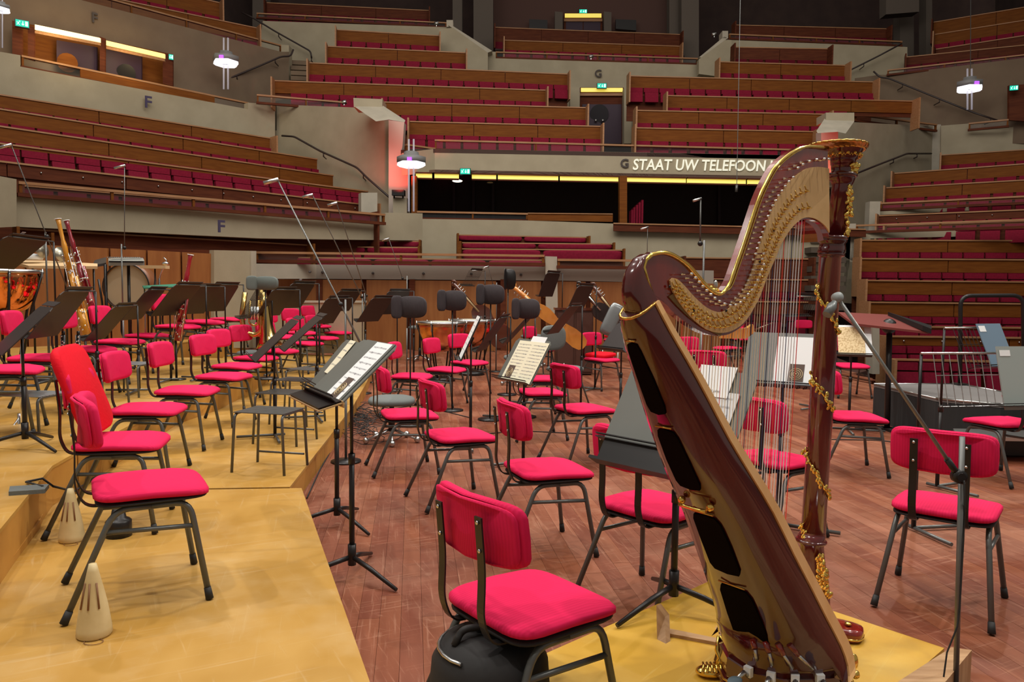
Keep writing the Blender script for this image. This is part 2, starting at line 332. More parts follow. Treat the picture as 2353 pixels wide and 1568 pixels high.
wall('wall_balcony', [(2152, 266, 29.2), (2241, 255, 28.8), (2241, 300, 28.8), (2152, 300, 29.2)])
wall('wall_right_upper', [(1964, 180, 30.2), (2020, 172, 31), (2039, 172, 31), (2353, 133, 28.6), (2700, 90, 25), (2700, 330, 25), (1964, 330, 30.2)], BROWNW)
wall('wall_left_upper', [(-500, -190, 17.5), (190, 1, 23.2), (646, 119, 28.2), (664, 119, 28.4), (664, 225, 28.4), (560, 250, 27), (-500, 160, 17.5)], BROWNW)
wall('wall_parapet', [(646, 103, 28.6), (664, 104, 28.6), (664, 185, 28.6), (646, 185, 28.6)], CONC, .4)
wall('wall_balcony', [(-400, 55, 17.5), (0, 119, 20.6), (47, 127, 21), (47, 153, 21), (570, 251, 25.3), (570, 236, 25.3), (632, 240, 26), (632, 318, 26), (0, 218, 20.6), (-400, 150, 17.5)])
wall('wall_balcony', [(507, 200, 26.6), (592, 215, 27.6), (592, 240, 27.6), (507, 240, 26.6)])
# F wall band under the left block
wall('wall_left_band', [(38, 446, 14), (500, 488, 16.9), (803, 511, 18.8), (884, 513, 19.4), (885, 489, 19.4), (971, 490.5, 20.2), (971, 553, 20.2), (797, 551, 18.8), (600, 548, 17.6), (32, 521, 14)])
wall('wall_left_band', [(-420, 355, 10.4), (0, 405, 13.6), (38, 412, 13.9), (38, 521, 13.9), (0, 523, 13.6), (-420, 560, 10.4)])
wall('wall_parapet', [(830, 443, 21.4), (867, 443, 21.6), (867, 492, 21.6), (830, 492, 21.4)], CONCL, .3)
# lower central wall behind the stage benches
wall('wall_centre_low', [(958, 503, 21.6), (1213, 507, 21.6), (1408, 514, 21.6), (1660, 532, 21.6), (2000, 540, 21.6), (2000, 700, 21.6), (958, 640, 21.6)])
wall('wall_recess', [(900, 380, 27), (2000, 380, 27), (2000, 560, 27), (900, 560, 27)], mat('dark_purple_wall', (.030, .012, .018), .7))
slab('ceiling', [(940, 402, 22.3), (1000, 396, 23), (1930, 414, 23), (1930, 405, 27), (900, 395, 27)], mat('recess_soffit', (.18, .10, .07), .7), (0, 0, .08))
for i, x in enumerate((1040, 1085, 1130, 1650, 1730)):
    wall('trim_%d' % (i + 1), [(x, 415, 26.8), (x + (6 if i < 4 else 40), 415, 26.8), (x + (6 if i < 4 else 40), 520, 26.8), (x, 520, 26.8)], PURP, .1)
for x0, x1, Y in [(1424, 1441, 22.3), (945, 957, 22.2)]:
    wall('trim_6', [(x0, 404, Y), (x1, 404, Y), (x1, 514, Y), (x0, 512, Y)], WOOD, .3)
# yellow-green light strips under the balcony
LAMP = mat('fluorescent_tube', (.9, .8, .3), .5, emis=(1, .78, .09), es=.62)
xs = [(955, 992, 22.4), (998, 1054, BY), (1084, 1140, BY), (1144, 1283, BY), (1287, 1424, BY), (1441, 1577, BY), (1580, 1715, BY), (1719, 1770, BY), (1774, 1900, BY)]
for i, (x0, x1, Y) in enumerate(xs):
    y0 = 399 + (x0 - 990) * .019; y1 = 399 + (x1 - 990) * .019
    P = [PY(x0, y0, Y), PY(x1, y1, Y), PY(x1, y1 + 10, Y), PY(x0, y0 + 10, Y)]
    t = thing('strip_light', ['short angled strip light at the left corner under the balcony band', 'glowing strip light just left of the exit sign under the balcony', 'glowing strip light just right of the exit sign under the balcony', 'long yellow strip light, first full length right of the exit sign', 'long yellow strip light ending at the wooden column under the balcony', 'long yellow strip light starting right of the wooden column', 'long yellow strip light under the last letters of TELEFOON', 'short strip light partly behind the harp neck', 'strip light hidden mostly behind the harp head'][i], 'light', P[0], world=True)
    B().prism([p + Vector((0, .05, 0)) for p in P], (0, .06, 0)).obj('diffuser', LAMP, t)
    for a, b, k in ((0, 1, .02), (3, 2, -.02)): B().prism([P[a], P[b], P[b] + Vector((0, 0, k * 2)), P[a] + Vector((0, 0, k * 2))], (0, .12, 0)).obj('housing_rail', WOODD, t)
# --- lettering
CH = mat('painted_letter_grey', (.075, .06, .055), .8); VI = mat('painted_letter_violet', (.06, .045, .10), .8)
PROJ = mat('projected_letter_light', (.8, .8, .7), .6, emis=(.80, .80, .62), es=.5)  # letter solids glow themselves in place of light thrown on the band
def letters(s, px, py, Y, h_px, m, label, rz=0, shear=0, w_px=None, offs=.0, cat='letter'):
    p = PY(px, py, Y); size = h_px * Y / F / .73
    o = text(s, 'wall_letter' if len(s) == 1 else 'wall_text', m, None, size, .012, shear, offs)
    o.location = p; o.rotation_euler = (R(90), 0, rz)
    if w_px: o.scale.x = (w_px * Y / F) / max(o.dimensions.x, .01)
    return tag(o, label, cat)
letters('F', 210, 50, 23.25, 22, CH, 'small grey letter F high on the brown wall above the lit doors', R(38), offs=.006)
letters('F', 331, 246, 22.6, 27, VI, 'letter F on the concrete parapet above the left benches', R(40), offs=.008)
letters('F', 499, 533, 15.9, 28, VI, 'largest violet letter F on the long concrete band behind the stage', R(40), offs=.008)
letters('G', 1366, 177, 30.7, 17, CH, 'small grey letter G above the upper central door', offs=.006)
letters('G', 1425, 385, BY - .03, 20, CH, 'grey letter G beside the projected white words', offs=.008)
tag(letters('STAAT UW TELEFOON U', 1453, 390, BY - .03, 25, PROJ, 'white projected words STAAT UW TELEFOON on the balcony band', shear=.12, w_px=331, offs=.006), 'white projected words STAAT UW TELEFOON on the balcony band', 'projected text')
# --- benches: centre block, from the front row upwards
bench((940, 278.5, 24), (1381, 290), 'oak bench row at the balcony front, left of the lower purple door', ends_on=(1, 1))
bench((1454, 293, 24), (1869, 302), 'oak bench row at the balcony front, right of the lower purple door')
bench((881, 234, 25), (1347, 247), 'second oak bench row up behind the balcony rail, left of the porthole door')
bench((1457, 253, 25), (1900, 262), 'second oak bench row up behind the balcony rail, right of the porthole door')
bench((630, 185, 26), (1255, 207), 'long third bench row of the centre block, its right end short of the porthole door', riser=.5, sr=(.06, 1))
bench((1526, 219, 26), (2097, 232), 'long third bench row right of the porthole door, below the longest upper row', riser=.5, sr=(0, .76))
bench((710, 144, 27), (1305, 170), 'fourth bench row of the centre block, under the sloping concrete parapet on the left')
bench((1442, 174, 27), (2006, 188), 'fourth bench row starting just right of the letter G wall')
bench((752, 106, 28), (1071, 121), 'fifth bench row, short one beside the left sloping parapet', deck=True)
bench((1645, 141.5, 28), (1942, 150), 'fifth bench row, short one beside the right sloping parapet', deck=True)
bench((773, 68, 29), (1010, 82), 'topmost short bench row left of the left sloping parapet', deck=True)
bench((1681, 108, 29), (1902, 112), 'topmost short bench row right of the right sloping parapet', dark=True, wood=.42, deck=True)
bench((1157, 92, 32.3), (1562, 106), 'front bench row of the top central balcony behind its low rail', deck=True)
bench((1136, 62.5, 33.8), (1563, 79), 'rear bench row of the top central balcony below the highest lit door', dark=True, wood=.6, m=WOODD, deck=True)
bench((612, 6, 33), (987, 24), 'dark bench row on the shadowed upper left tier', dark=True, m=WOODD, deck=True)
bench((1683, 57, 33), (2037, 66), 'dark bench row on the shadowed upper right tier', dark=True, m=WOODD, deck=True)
# left block, from the top down
bench((-330, 163, 17.4), (621, 317), 'top bench row of the left block directly under the concrete parapet with F', wood=.30)
bench((-330, 197, 16.6), (746, 368), 'second bench row from the top of the left block', wood=.31)
bench((-330, 240, 15.8), (794, 407), 'third bench row from the top of the left block', wood=.32)
bench((-330, 285, 14.8), (867, 442), 'fourth bench row of the left block with the bright rail ending at a concrete post', wood=.06)
bench((-330, 330, 13.6), (851, 471), 'studded dark bench row of the left block above its lowest row', wood=.26, m=WOODD, studs=True, seats=False)
rail((42, 417, 14), (883, 492), .27, 'wooden rail with panes along the lowest row of the left block', post=1.6)
bench((46, 424, 14.7), (850, 490), 'lowest bench row of the left block behind the wooden rail', wood=.05, dark=True)
# upper left balcony
bench((250, -52, 26.2), (505, 6), 'short upper row of benches at the very top left', ends_on=(0, 1), wood=.5)
bench((60, -46, 24.4), (590, 64), 'long bench row on the top left balcony', ends_on=(0, 1), wood=.5)
rail((160, -28, 23.8), (646, 104), .36, 'wooden balcony rail at the top left above the brown wall')
rail((48, 127, 20.9), (570, 236), .34, 'wooden parapet rail in front of the two lit doors', solid=[(.22, .82)])
# right block
bench((2161, 356, 27.3), (2620, 326), 'top bench row of the right block under the concrete parapet', wood=.34)
bench((2054, 398, 26), (2620, 356), 'second bench row of the right block', wood=.34)
bench((2035, 431, 24.8), (2620, 398), 'third bench row of the right block above the railed row', wood=.33)
bench((2027, 467, 24), (2620, 440), 'railed red bench row of the right block above the thin concrete band', wood=.04)
rail((2023, 466, 23.6), (2620, 437), .24, 'oak rail in front of the upper railed row on the right')
wall('wall_right_band', [(2021, 486, 23.5), (2620, 455, 21.6), (2620, 466, 21.6), (2021, 494, 23.5)], t=.05)
wall('wall_right_post', [(1999, 463, 23.2), (2023, 463, 23.2), (2021, 531, 23.2), (1996, 531, 23.2)], CONCL, .3)
bench((2018, 495, 23), (2620, 470), 'studded dark bench row of the right block below the concrete band', wood=.2, m=WOODD, studs=True)
rail((1967, 517, 22), (2620, 494), .24, 'lower oak rail of the right block above the second concrete band')
bench((2036, 518, 22.4), (2620, 497), 'red seats directly behind the lower oak rail on the right', wood=.04)
wall('wall_right_band', [(1965, 532, 21.9), (2620, 516, 20.4), (2620, 535, 20.4), (1965, 549, 21.9)], t=.05)
wall('wall_right_post', [(1944, 514, 21.6), (1967, 514, 21.6), (1960, 690, 21.6), (1938, 690, 21.6)], CONCL, .3)
bench((1966, 551, 21), (2620, 540, 20.2), 'bench row of the right block hard under the lower concrete band', wood=.3)
bench((1963, 593, 20), (2620, 592, 19.6), 'second bench row below the concrete bands on the right', wood=.32)
bench((1974, 643, 19), (2620, 650, 18.8), 'third bench row below the concrete bands on the right', wood=.32)
bench((1979, 693, 18), (2620, 709, 17.9), 'fourth bench row below the bands, behind the black podium rail', wood=.3)
bench((1995, 748, 17), (2620, 771, 16.9), 'fifth bench row on the right with a slim oak rail', wood=.04)
bench((2021, 771, 16.2), (2620, 790, 16), 'low studded bench row nearest the stage on the right', wood=.17, studs=True)
t = bench((2040, 824, 15), (2620, 850, 14.4), 'front stalls row with tipped-up red seats below the stage edge', wood=.02, m=HRED)
wall('wall_right_post', [(2005, 748, 15.4), (2021, 748, 15.4), (2021, 860, 15.4), (2005, 860, 15.4)], CONCL, .3)
# upper right balcony
bench((2144, 51, 33), (2620, -28), 'topmost bench row at the upper right corner', wood=.5, dark=True, m=WOOD)
bench((2147, 79, 31.9), (2620, 4), 'second bench row from the top in the upper right corner', wood=.4)
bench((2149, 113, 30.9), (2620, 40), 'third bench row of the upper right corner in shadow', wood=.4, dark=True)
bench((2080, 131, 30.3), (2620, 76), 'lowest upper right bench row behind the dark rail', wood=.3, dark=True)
rail((2039, 161, 29.5), (2620, 95), .22, 'dark balcony rail along the upper right tier')
# rails of the centre
rail((999, 321, 23.2), (1900, 345), .33, 'long oak rail along the balcony front above the lettering', post=3.3, low=True)
rail((932, 331, 22.6), (999, 321, 23.2), .3, 'short angled rail at the left corner of the balcony front')
rail((1139, 119, 31), (1603, 134), .27, 'rail of the top central balcony above the small letter G')
rail((590, 217, 25.2), (812, 236), .3, 'low rail left of the concrete pilaster block')
rail((590, 30, 31), (1026, 52), .22, 'dark rail of the shadowed upper left tier', m=WOODD)
rail((1675, 78, 31), (2072, 95), .22, 'dark rail of the shadowed upper right tier', m=WOODD)
rail((1964, 261, 26.5), (2152, 266, 28), .27, 'short rail right of the right pilaster block')
rail((2226, 283, 27.6), (2318, 274), .28, 'short glazed rail by the right exit sign')
wall('wall_parapet', [(2318, 274, 27.4), (2600, 244, 26), (2600, 268, 26), (2318, 294, 27.4)], WOOD, .1)
rail((958, 485, 22), (1213, 490), .25, 'slim rail in front of the dark recess, left half', m=WOODD)
struct('floor', B().prism([PY(960, 512, 22.2), PY(1950, 532, 22.2), PY(1950, 520, 26.9), PY(940, 503, 26.9)], (0, 0, -.1)), DKW)
t = thing('parapet_board', 'plain oak parapet board in front of the dark recess', 'parapet', PY(1213, 489, 22), world=True)
B().prism([PY(1213, 489, 22), PY(1408, 491, 22), PY(1408, 510, 22), PY(1213, 507, 22)], (0, .08, 0)).obj('board', WOOD, t); B().prism([PY(1213, 489, 21.97), PY(1408, 491, 21.97), PY(1408, 493, 21.97), PY(1213, 491, 21.97)], (0, .12, 0)).obj('cap_rail', RAIL, t)
t = thing('parapet_board', 'dark oak parapet board right of the recess column, partly behind the harp', 'parapet', PY(1410, 513, 21.4), world=True)
B().prism([PY(1410, 515, 21.4), PY(1990, 529, 21.4), PY(1990, 545, 21.4), PY(1410, 531, 21.4)], (0, .08, 0)).obj('board', WOODD, t); B().prism([PY(1410, 512, 21.37), PY(1990, 526, 21.37), PY(1990, 529, 21.37), PY(1410, 515, 21.37)], (0, .12, 0)).obj('cap_rail', RAIL, t)
for i, x in enumerate((1450, 1455, 1461, 1467, 1473)):
    o = B().box(PY(x, 505 - i * 3, 23.6), (.06, .45, .55 + .07 * i)).obj('recess_seat', HRED); tag(o, ('tallest', 'second tallest', 'middle', 'second shortest', 'shortest')[4 - i] + ' red seat back in the dark recess behind the column', 'seat', 'red seats in the dark recess')
# --- low benches behind the stage wall
for i, (a, b, c, d, Y, l) in enumerate([(1051, 539, 1349, 545, 20.9, 'rear low red bench row left of the harp, topmost'), (1060, 557, 1409, 560, 20.2, 'second low red bench row below the studded board'), (1060, 571, 1432, 574, 19.5, 'third low red bench row behind the stage'), (806, 552, 967, 554, 20, 'topmost low red bench under the stepped concrete block'), (717, 566, 967, 568, 19.3, 'second low red bench under the stepped concrete block'), (700, 580, 967, 583, 18.9, 'third low red bench left of the passage'), (110, 538, 702, 574, 14.6, 'long padded red bench under the concrete band with F')]):
    longseat((a, b, Y), (c, d) if i < 6 else (c, d, 18.5), l, .13 if i not in (2, 5) else .26, HRED, 2 if i < 6 else 5)
o = longseat((32, 524, 14.1), (706, 560, 18.3), 'dark studded board under the concrete band with F', .01, WOODD, 1)
rail((588, 578, 17.4), (1251, 590, 17.6), .25, 'oak rail over the stage back wall, long left part', post=3.0)
rail((1281, 595, 17.6), (1560, 598, 17.6), .22, 'oak rail over the stage back wall, right of the concrete post', post=2.6)
longseat((595, 590, 18.2), (1251, 600, 18.2), 'dim red bench directly behind the oak rail of the stage wall', .3, HRED, 5)
# stage back wall: concrete band, post, oak panels
SY = 17.8
wall('wall_stage_band', [(588, 606, 16.6), (727, 608, SY), (727, 641, SY), (588, 641, 16.6)], CONCL)
wall('wall_stage_band', [(727, 608, SY), (1253, 613, SY), (1253, 645, SY), (727, 641, SY)], mat('grey_band_concrete', (.34, .30, .25), .8))
wall('wall_stage_band', [(1281, 616, SY), (1640, 622, SY), (1640, 652, SY), (1281, 645, SY)], mat('grey_band_concrete', (.34, .30, .25), .8))
wall('wall_stage_post', [(1253, 589, SY - .2), (1280, 590, SY - .2), (1282, 725, SY - .2), (1255, 725, SY - .2)], CONCL, .5)
STP = mat('stage_oak_panel', (.27, .092, .022), .5, col2=(.34, .13, .035), scale=2, detail=6, stretch=(4, 4, .5))
pw = struct('wall_stage', B().prism([PY(588, 640, SY + .1), PY(1700, 650, SY + .1), PY(1700, 820, SY + .1), PY(588, 820, SY + .1)], (0, .2, 0)), WOODD); pw['_o'] = (0, 0, 0)
for x0 in list(range(636, 1640, 103)):
    B().prism([PY(x0, 642 + (x0 - 640) * .008, SY), PY(x0 + 92, 643 + (x0 - 640) * .008, SY), PY(x0 + 92, 812, SY), PY(x0, 812, SY)], (0, .06, 0)).obj('wall_panel', STP, pw)
for x0 in (727, 940, 1150): B().prism([PY(x0, 642, SY - .05), PY(x0 + 13, 642, SY - .05), PY(x0 + 13, 812, SY - .05), PY(x0, 812, SY - .05)], (0, .06, 0)).obj('wall_batten', WOODD, pw)
for jf, (x0, y0) in enumerate(((640, 623), (712, 625), (741, 626), (857, 628), (973, 629), (1083, 630), (1197, 632))):
    tag(B().lathe([(.0, -.02), (.03, -.02), (.03, .02), (0, .02)], PY(x0, y0, SY - .02 if x0 > 727 else 17.3), Matrix.Rotation(R(90), 3, 'X'), 8).obj('band_fixing', CH), 'small round fixing cover on the stage wall band, ' + ('leftmost', 'second from the left', 'third from the left', 'middle one', 'third from the right', 'second from the right', 'rightmost')[jf], 'fixing', 'fixings on the stage wall band')
wall('wall_stage_side', [(492, 575, 13.4), (588, 577, 14.6), (588, 800, 14.6), (492, 800, 13.4)], CONC, .5, (.3, .4, 0))
wall('wall_stage_side', [(577, 577, 14.4), (589, 577, 14.6), (589, 640, 14.6), (577, 640, 14.4)], CONCL, .1)
wall('wall_stage_side', [(600, 695, 14), (839, 695, 14.3), (839, 812, 14.3), (600, 812, 14)], CONC, .4)
wall('wall_stage_side', [(600, 692, 13.98), (841, 692, 14.28), (841, 696, 14.28), (600, 696, 13.98)], CONCL, .45)
wl = struct('wall_stage_left', B().prism([PY(-300, 560, 9.6), PY(492, 575, 13.5), PY(492, 800, 13.5), PY(-300, 1000, 9.6)], (-.1, .3, 0)), WOODD); wl['_o'] = (0, 0, 0)
for k in range(8):
    f0, f1 = k / 8 + .005, (k + 1) / 8 - .005; 
    zt = PY(440, 574, 13.3).z; e0, e1 = PY(-300, 600, 9.6), PY(492, 600, 13.5); a = e0.lerp(e1, f0); b = e0.lerp(e1, f1)
    B().prism([Vector((a.x, a.y - .06, zt - .06)), Vector((b.x, b.y - .06, zt - .06)), Vector((b.x, b.y - .06, .3)), Vector((a.x, a.y - .06, .3))], (0, .05, 0)).obj('wall_panel', STP, wl)
# benches seen through the harp, and the steps beside them
for Y, y, l in ((20.6, 591, 'upper dim bench row seen between harp neck and column'), (19.9, 639, 'middle dim bench row seen through the harp strings'), (19.2, 690, 'lower dim bench row seen through the harp strings')):
    bench((1566, y, Y), (1858, y + 2, Y), l, wood=.5 if y < 600 else .3, dark=True, m=WOODD, deck=True)
st = thing('stair_flight', 'concrete steps climbing beside the right block, behind the harp column', 'stairs', PY(1910, 700, 19), world=True)
for i in range(11):
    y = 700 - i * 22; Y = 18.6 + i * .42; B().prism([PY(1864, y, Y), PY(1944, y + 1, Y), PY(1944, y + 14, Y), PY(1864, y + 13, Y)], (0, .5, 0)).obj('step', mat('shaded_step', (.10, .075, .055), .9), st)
st = thing('stair_flight', 'narrow steps beside the left end of the centre block', 'stairs', PY(680, 190, 29), world=True)
for i in range(5):
    y = 186 - i * 12; Y = 27.5 + i * .4; B().prism([PY(668, y, Y), PY(715, y + 2, Y), PY(715, y + 12, Y), PY(668, y + 10, Y)], (0, .4, 0)).obj('step', BROWNW, st)
# handrails
handrail([(648, 312, 25.2), (676, 314, 24.9), (735, 347, 24.3), (820, 385, 23.6), (845, 410, 23.4), (935, 489, 22.7)], 'dark handrail running down the concrete wall to the left pilaster', [(2, .1), (3, .6), (4, .9)])
handrail([(556, 29, 30.3), (583, 42, 30.3), (632, 72, 30.3), (714, 118, 30.3), (716, 134, 30.3)], 'dark handrail on the upper left wall above the steps', [(2, .1), (3, .9)])
handrail([(448, 206, 25.7), (520, 183, 26.4), (600, 150, 27.2), (646, 130, 27.7), (668, 129, 28.0), (674, 114, 28.1)], 'dark handrail rising behind the tall lamp to the upper left post', [(1, .3), (2, .7)])
handrail([(1948, 178, 30.4), (1950, 163, 30.4), (2020, 128, 30.2), (2072, 100, 30)], 'dark handrail climbing toward the upper right tier', [(1, .5)])
handrail([(2007, 164, 29.5), (2022, 178, 29.4), (2042, 180, 29.2), (2150, 224, 28.3), (2240, 260, 27.6), (2292, 277, 27.2)], 'long dark handrail falling toward the right exit sign', [(2, .3), (3, .1), (4, .7)])
handrail([(1960, 402, 24), (2020, 378, 25.4), (2085, 353, 26.8), (2140, 353, 27.8)], 'dark handrail on the concrete wall right of the harp crown', [(1, .5), (2, .4)])
# doors
def door(n, x0, x1, y0, y1, Y, lab, wings=True, sh=0):
    t = struct('door_%d' % n, B().prism([PY(x0, y0, Y), PY(x1, y0 + sh, Y), PY(x1, y1 + sh, Y), PY(x0, y1, Y)], (0, .1, 0)), WOODD); t['label'] = lab; t['_o'] = (0, 0, 0)
    w = x1 - x0; h = y1 - y0
    for s in (0, 1):
        xa = x0 + w * (.05 + .46 * s); xb = xa + w * .44
        B().prism([PY(xa, y0 + h * .3, Y - .04), PY(xb, y0 + h * .3 + sh * .5, Y - .04), PY(xb, y1, Y - .04), PY(xa, y1, Y - .04)], (0, .05, 0)).obj('door_leaf', PURP, t)
    B().prism([PY(x0 + 2, y0 + 1, Y - .06), PY(x1 - 2, y0 + 1 + sh, Y - .06), PY(x1 - 2, y0 + 10 + sh, Y - .06), PY(x0 + 2, y0 + 10, Y - .06)], (0, .05, 0)).obj('light_strip', LAMP, t)
    B().prism([PY(x0, y0 + 13, Y - .12), PY(x1, y0 + 13 + sh, Y - .12), PY(x1, y0 + 19 + sh, Y - .12), PY(x0, y0 + 19, Y - .12)], (0, .1, 0)).obj('lintel', RAIL, t)
    return t
t = door(1, 1333, 1433, 201, 330, 30.1, 'purple double door with round windows')
for x in (1377,): B().tube([PY(x, 262, 30.03), PY(x, 262, 29.99)], .36, 22).obj('porthole', mat('porthole_dark', (.012, .008, .012), .6), t)
for x in (1369, 1385): B().sph(PY(x, 277, 29.95), .06, 6, 4).obj('door_knob', SILVER, t)
wall('wall_door_jamb', [(1310, 200, 29.6), (1332, 200, 29.6), (1332, 250, 29.6), (1310, 250, 29.6)], CONC, .5)
wall('wall_door_jamb', [(1434, 202, 29.6), (1453, 202, 29.6), (1450, 330, 29.6), (1434, 330, 29.6)], CONC, .5)
door(2, 1296, 1384, 30, 76, 37.2, 'high purple double door under a small exit sign')
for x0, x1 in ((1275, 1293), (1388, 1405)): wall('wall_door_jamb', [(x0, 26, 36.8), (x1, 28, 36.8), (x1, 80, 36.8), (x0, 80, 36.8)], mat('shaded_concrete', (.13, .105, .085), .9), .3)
for x0, x1, l in ((1216, 1258, 'dark speaker panel left of the highest door'), (1415, 1462, 'dark speaker panel right of the highest door')):
    tag(B().prism([PY(x0, 44, 37), PY(x1, 46, 37), PY(x1, 70, 37), PY(x0, 66, 37)], (0, .2, 0)).obj('wall_panel_box', BLACK), l, 'speaker')
# the lit alcove with two purple doors, upper left
_A, _B = PY(-500, 0, 17.5), PY(664, 119, 28.4); _d = Vector((_B.x - _A.x, _B.y - _A.y, 0)).normalized(); _n = Vector((-_d.y, _d.x, 0))
if _n.y < 0: _n = -_n
def lq(pts, dY=0):
    out = []
    for x, y in pts: r = ray(x, y); out.append(O + r * ((_A + _n * (dY - .02) - O).dot(_n) / r.dot(_n)))
    return out
al = struct('door_3', B().prism(lq([(28, 47), (397, 125), (397, 200), (28, 130)], -.03), (0, .1, 0)), WOOD); al['label'] = 'wooden alcove with two lit purple doors'; al['_o'] = (0, 0, 0)
for pts, m, nm, d in [([(130, 92), (222, 108), (222, 165), (130, 148)], PURP, 'door_leaf', -.35), ([(242, 112), (325, 128), (325, 185), (242, 168)], PURP, 'door_leaf', -.35),
    ([(80, 56), (229, 87), (229, 97), (80, 68)], mat('bright_tube', (1, .9, .6), .5, emis=(1, .78, .38), es=1.25), 'light_strip', -.6), ([(244, 93), (378, 124), (378, 134), (244, 104)], mat('warm_tube', (1, .8, .4), .5, emis=(1, .66, .16), es=1.0), 'light_strip', -.6),
    ([(80, 70), (229, 98), (229, 104), (80, 76)], RAIL, 'lintel', -.7), ([(244, 106), (378, 135), (378, 141), (244, 112)], RAIL, 'lintel', -.7), ([(229, 84), (241, 88), (241, 166), (229, 162)], WOODD, 'door_post', -.5), ([(28, 47), (50, 52), (50, 130), (28, 126)], WOODD, 'door_post', -.5), ([(374, 121), (397, 126), (397, 198), (374, 192)], WOODD, 'door_post', -.5),
    ([(64, 60), (78, 63), (78, 140), (64, 136)], WOODD, 'door_post', -.5)]:
    B().prism(lq(pts, d), (0, .06, 0)).obj(nm, m, al)
_f = [o for o in SC.objects if o.get('label', '').startswith('small grey letter F high')][0]; _f.location = lq([(210, 50)], -.06)[0]; _f.rotation_euler[2] = math.atan2(_d.y, _d.x)
for x, y, e in ((150, 92, 45), (310, 126, 30)):
    l_ = bpy.data.lights.new('alcove_lamp', 'POINT'); l_.energy = e; l_.color = (1, .75, .35); l_.shadow_soft_size = .3; lo_ = bpy.data.objects.new('alcove_lamp', l_); SC.collection.objects.link(lo_); lo_.location = lq([(x, y)], -1.3)[0]
for x, y in ((155, 144), (290, 168)): B().tube([lq([(x, y)], -.42)[0], lq([(x, y)], -.46)[0]], .26, 16).obj('porthole', BLACK if x > 200 else WOOD, al)  # left disc gets oak colour to look lit gold
t = struct('door_4', B().prism([PY(2319, 196, 26.9), PY(2370, 193, 26.6), PY(2370, 280, 26.6), PY(2319, 276, 26.9)], (0, .1, 0)), WOODD)
# exit signs
GRN = mat('exit_sign_green', (.0, .3, .2), .5, emis=(.0, .62, .42), es=.9); WHT = mat('exit_sign_white', (.8, 1, .95), .5, emis=(.6, 1, .88), es=1.1)
def exit_sign(px, py, Y, w, h, label, rz=0):
    p = PY(px, py, Y); k = Y / F; w *= k; h *= k; t = thing('exit_sign', label, 'exit sign', p, rz)
    B().box((0, .06, 0), (w * 1.12, .1, h * 1.2)).obj('sign_case', BLACK, t, off=False); B().box((0, 0, 0), (w, .02, h)).obj('sign_face', GRN, t, off=False)
    B().box((w * .05, -.015, .06 * h), (w * .05, .01, h * .5)).box((w * .05, -.015, -.2 * h), (w * .14, .01, h * .08), ).prism([(-.06 * w, -.02, -.08 * h), (.16 * w, -.02, -.08 * h), (.05 * w, -.02, -.32 * h)], (0, .01, 0)).obj('arrow', WHT, t, off=False)
    b = B().box((w * .33, -.015, 0), (w * .2, .01, h * .7)); b.obj('door_pictogram', WHT, t, off=False)
    B().tube([(-.4 * w, -.015, -.3 * h), (-.3 * w, -.015, -.05 * h), (-.22 * w, -.015, .12 * h), (-.33 * w, -.015, .05 * h), (-.42 * w, -.015, .1 * h)], h * .05, 4).tube([(-.3 * w, -.015, -.05 * h), (-.2 * w, -.015, -.3 * h)], h * .05, 4).sph((-.19 * w, -.015, .28 * h), h * .08, 6, 4).obj('running_figure', WHT, t, off=False)
    return t
exit_sign(51, 54, 20.6, 25, 14, 'green exit sign at the left end of the lit door alcove', R(35)); exit_sign(393, 131, 24.2, 9, 11, 'narrow green exit sign at the right end of the door alcove', R(35))
exit_sign(1069, 394, BY - .15, 22, 12, 'green exit sign between the strip lights under the balcony'); exit_sign(1340, 26, 37.2, 17, 8, 'tiny green exit sign over the highest door'); exit_sign(1383, 197, 29.8, 20, 10, 'green exit sign over the porthole door'); exit_sign(2330, 202, 26.5, 16, 10, 'green exit sign at the right edge of the hall', R(-20))
for x, y, l in ((1051, 416, 'round white ceiling light glowing in the recess soffit'), (1126, 420, 'small dome detector under the recess soffit')):
    tag(B().sph(PY(x, y, 23.6), .16 if x < 1100 else .1, 12, 6, (1, 1, .25)).obj('ceiling_disc', mat('white_glow', (1, .95, .9), .5, emis=(1, .9, .75), es=2) if x < 1100 else CONCL), l, 'light' if x < 1100 else 'detector')
# tall crystal lamps
ACR = mat('clear_acrylic', (.75, .75, .8), .1, alpha=.45, emis=(.8, .75, 1), es=.12); GLOWL = mat('lamp_glow', (1, 1, 1), .4, emis=(.95, .93, 1), es=1.6); LV = mat('violet_glow', (.4, .1, .8), .4, emis=(.35, .08, .9), es=1.5)
def crystal(px, py, Y, w, yt, yb, label, wire=None):
    p = PY(px, py, Y); r = w * Y / F / 2; t = thing('crystal_lamp', label, 'lamp', PY(px, yb, Y), world=True)
    for s in (-1, 1): B().tube([PY(px + s * w * .085, yt, Y), PY(px + s * w * .085, yb, Y)], r * .07, 6).obj('glass_rod', ACR, t)
    B().lathe([(r * .5, r * .62), (r * .55, r * .3), (r, r * .28), (r, -r * .1), (r * .3, -r * .12)], p, None, 6).obj('hex_hood', mat('grey_lamp_hood', (.25, .25, .25), .5), t)
    B().lathe([(r * .95, -r * .12), (r * .98, -r * .3), (r * .8, -r * .42), (r * .3, -r * .35)], p, None, 6, False).obj('acrylic_skirt', GLOWL, t)
    B().box(p + Vector((0, -r * .9, -r * .02)), (r * .3, r * .2, r * .22)).obj('violet_lamp', LV, t)
    if wire: B().tube([PY(px + 3, yt - 400, Y), PY(px + 2, yt, Y)], .012, 4).obj('wire', GREYT, t)
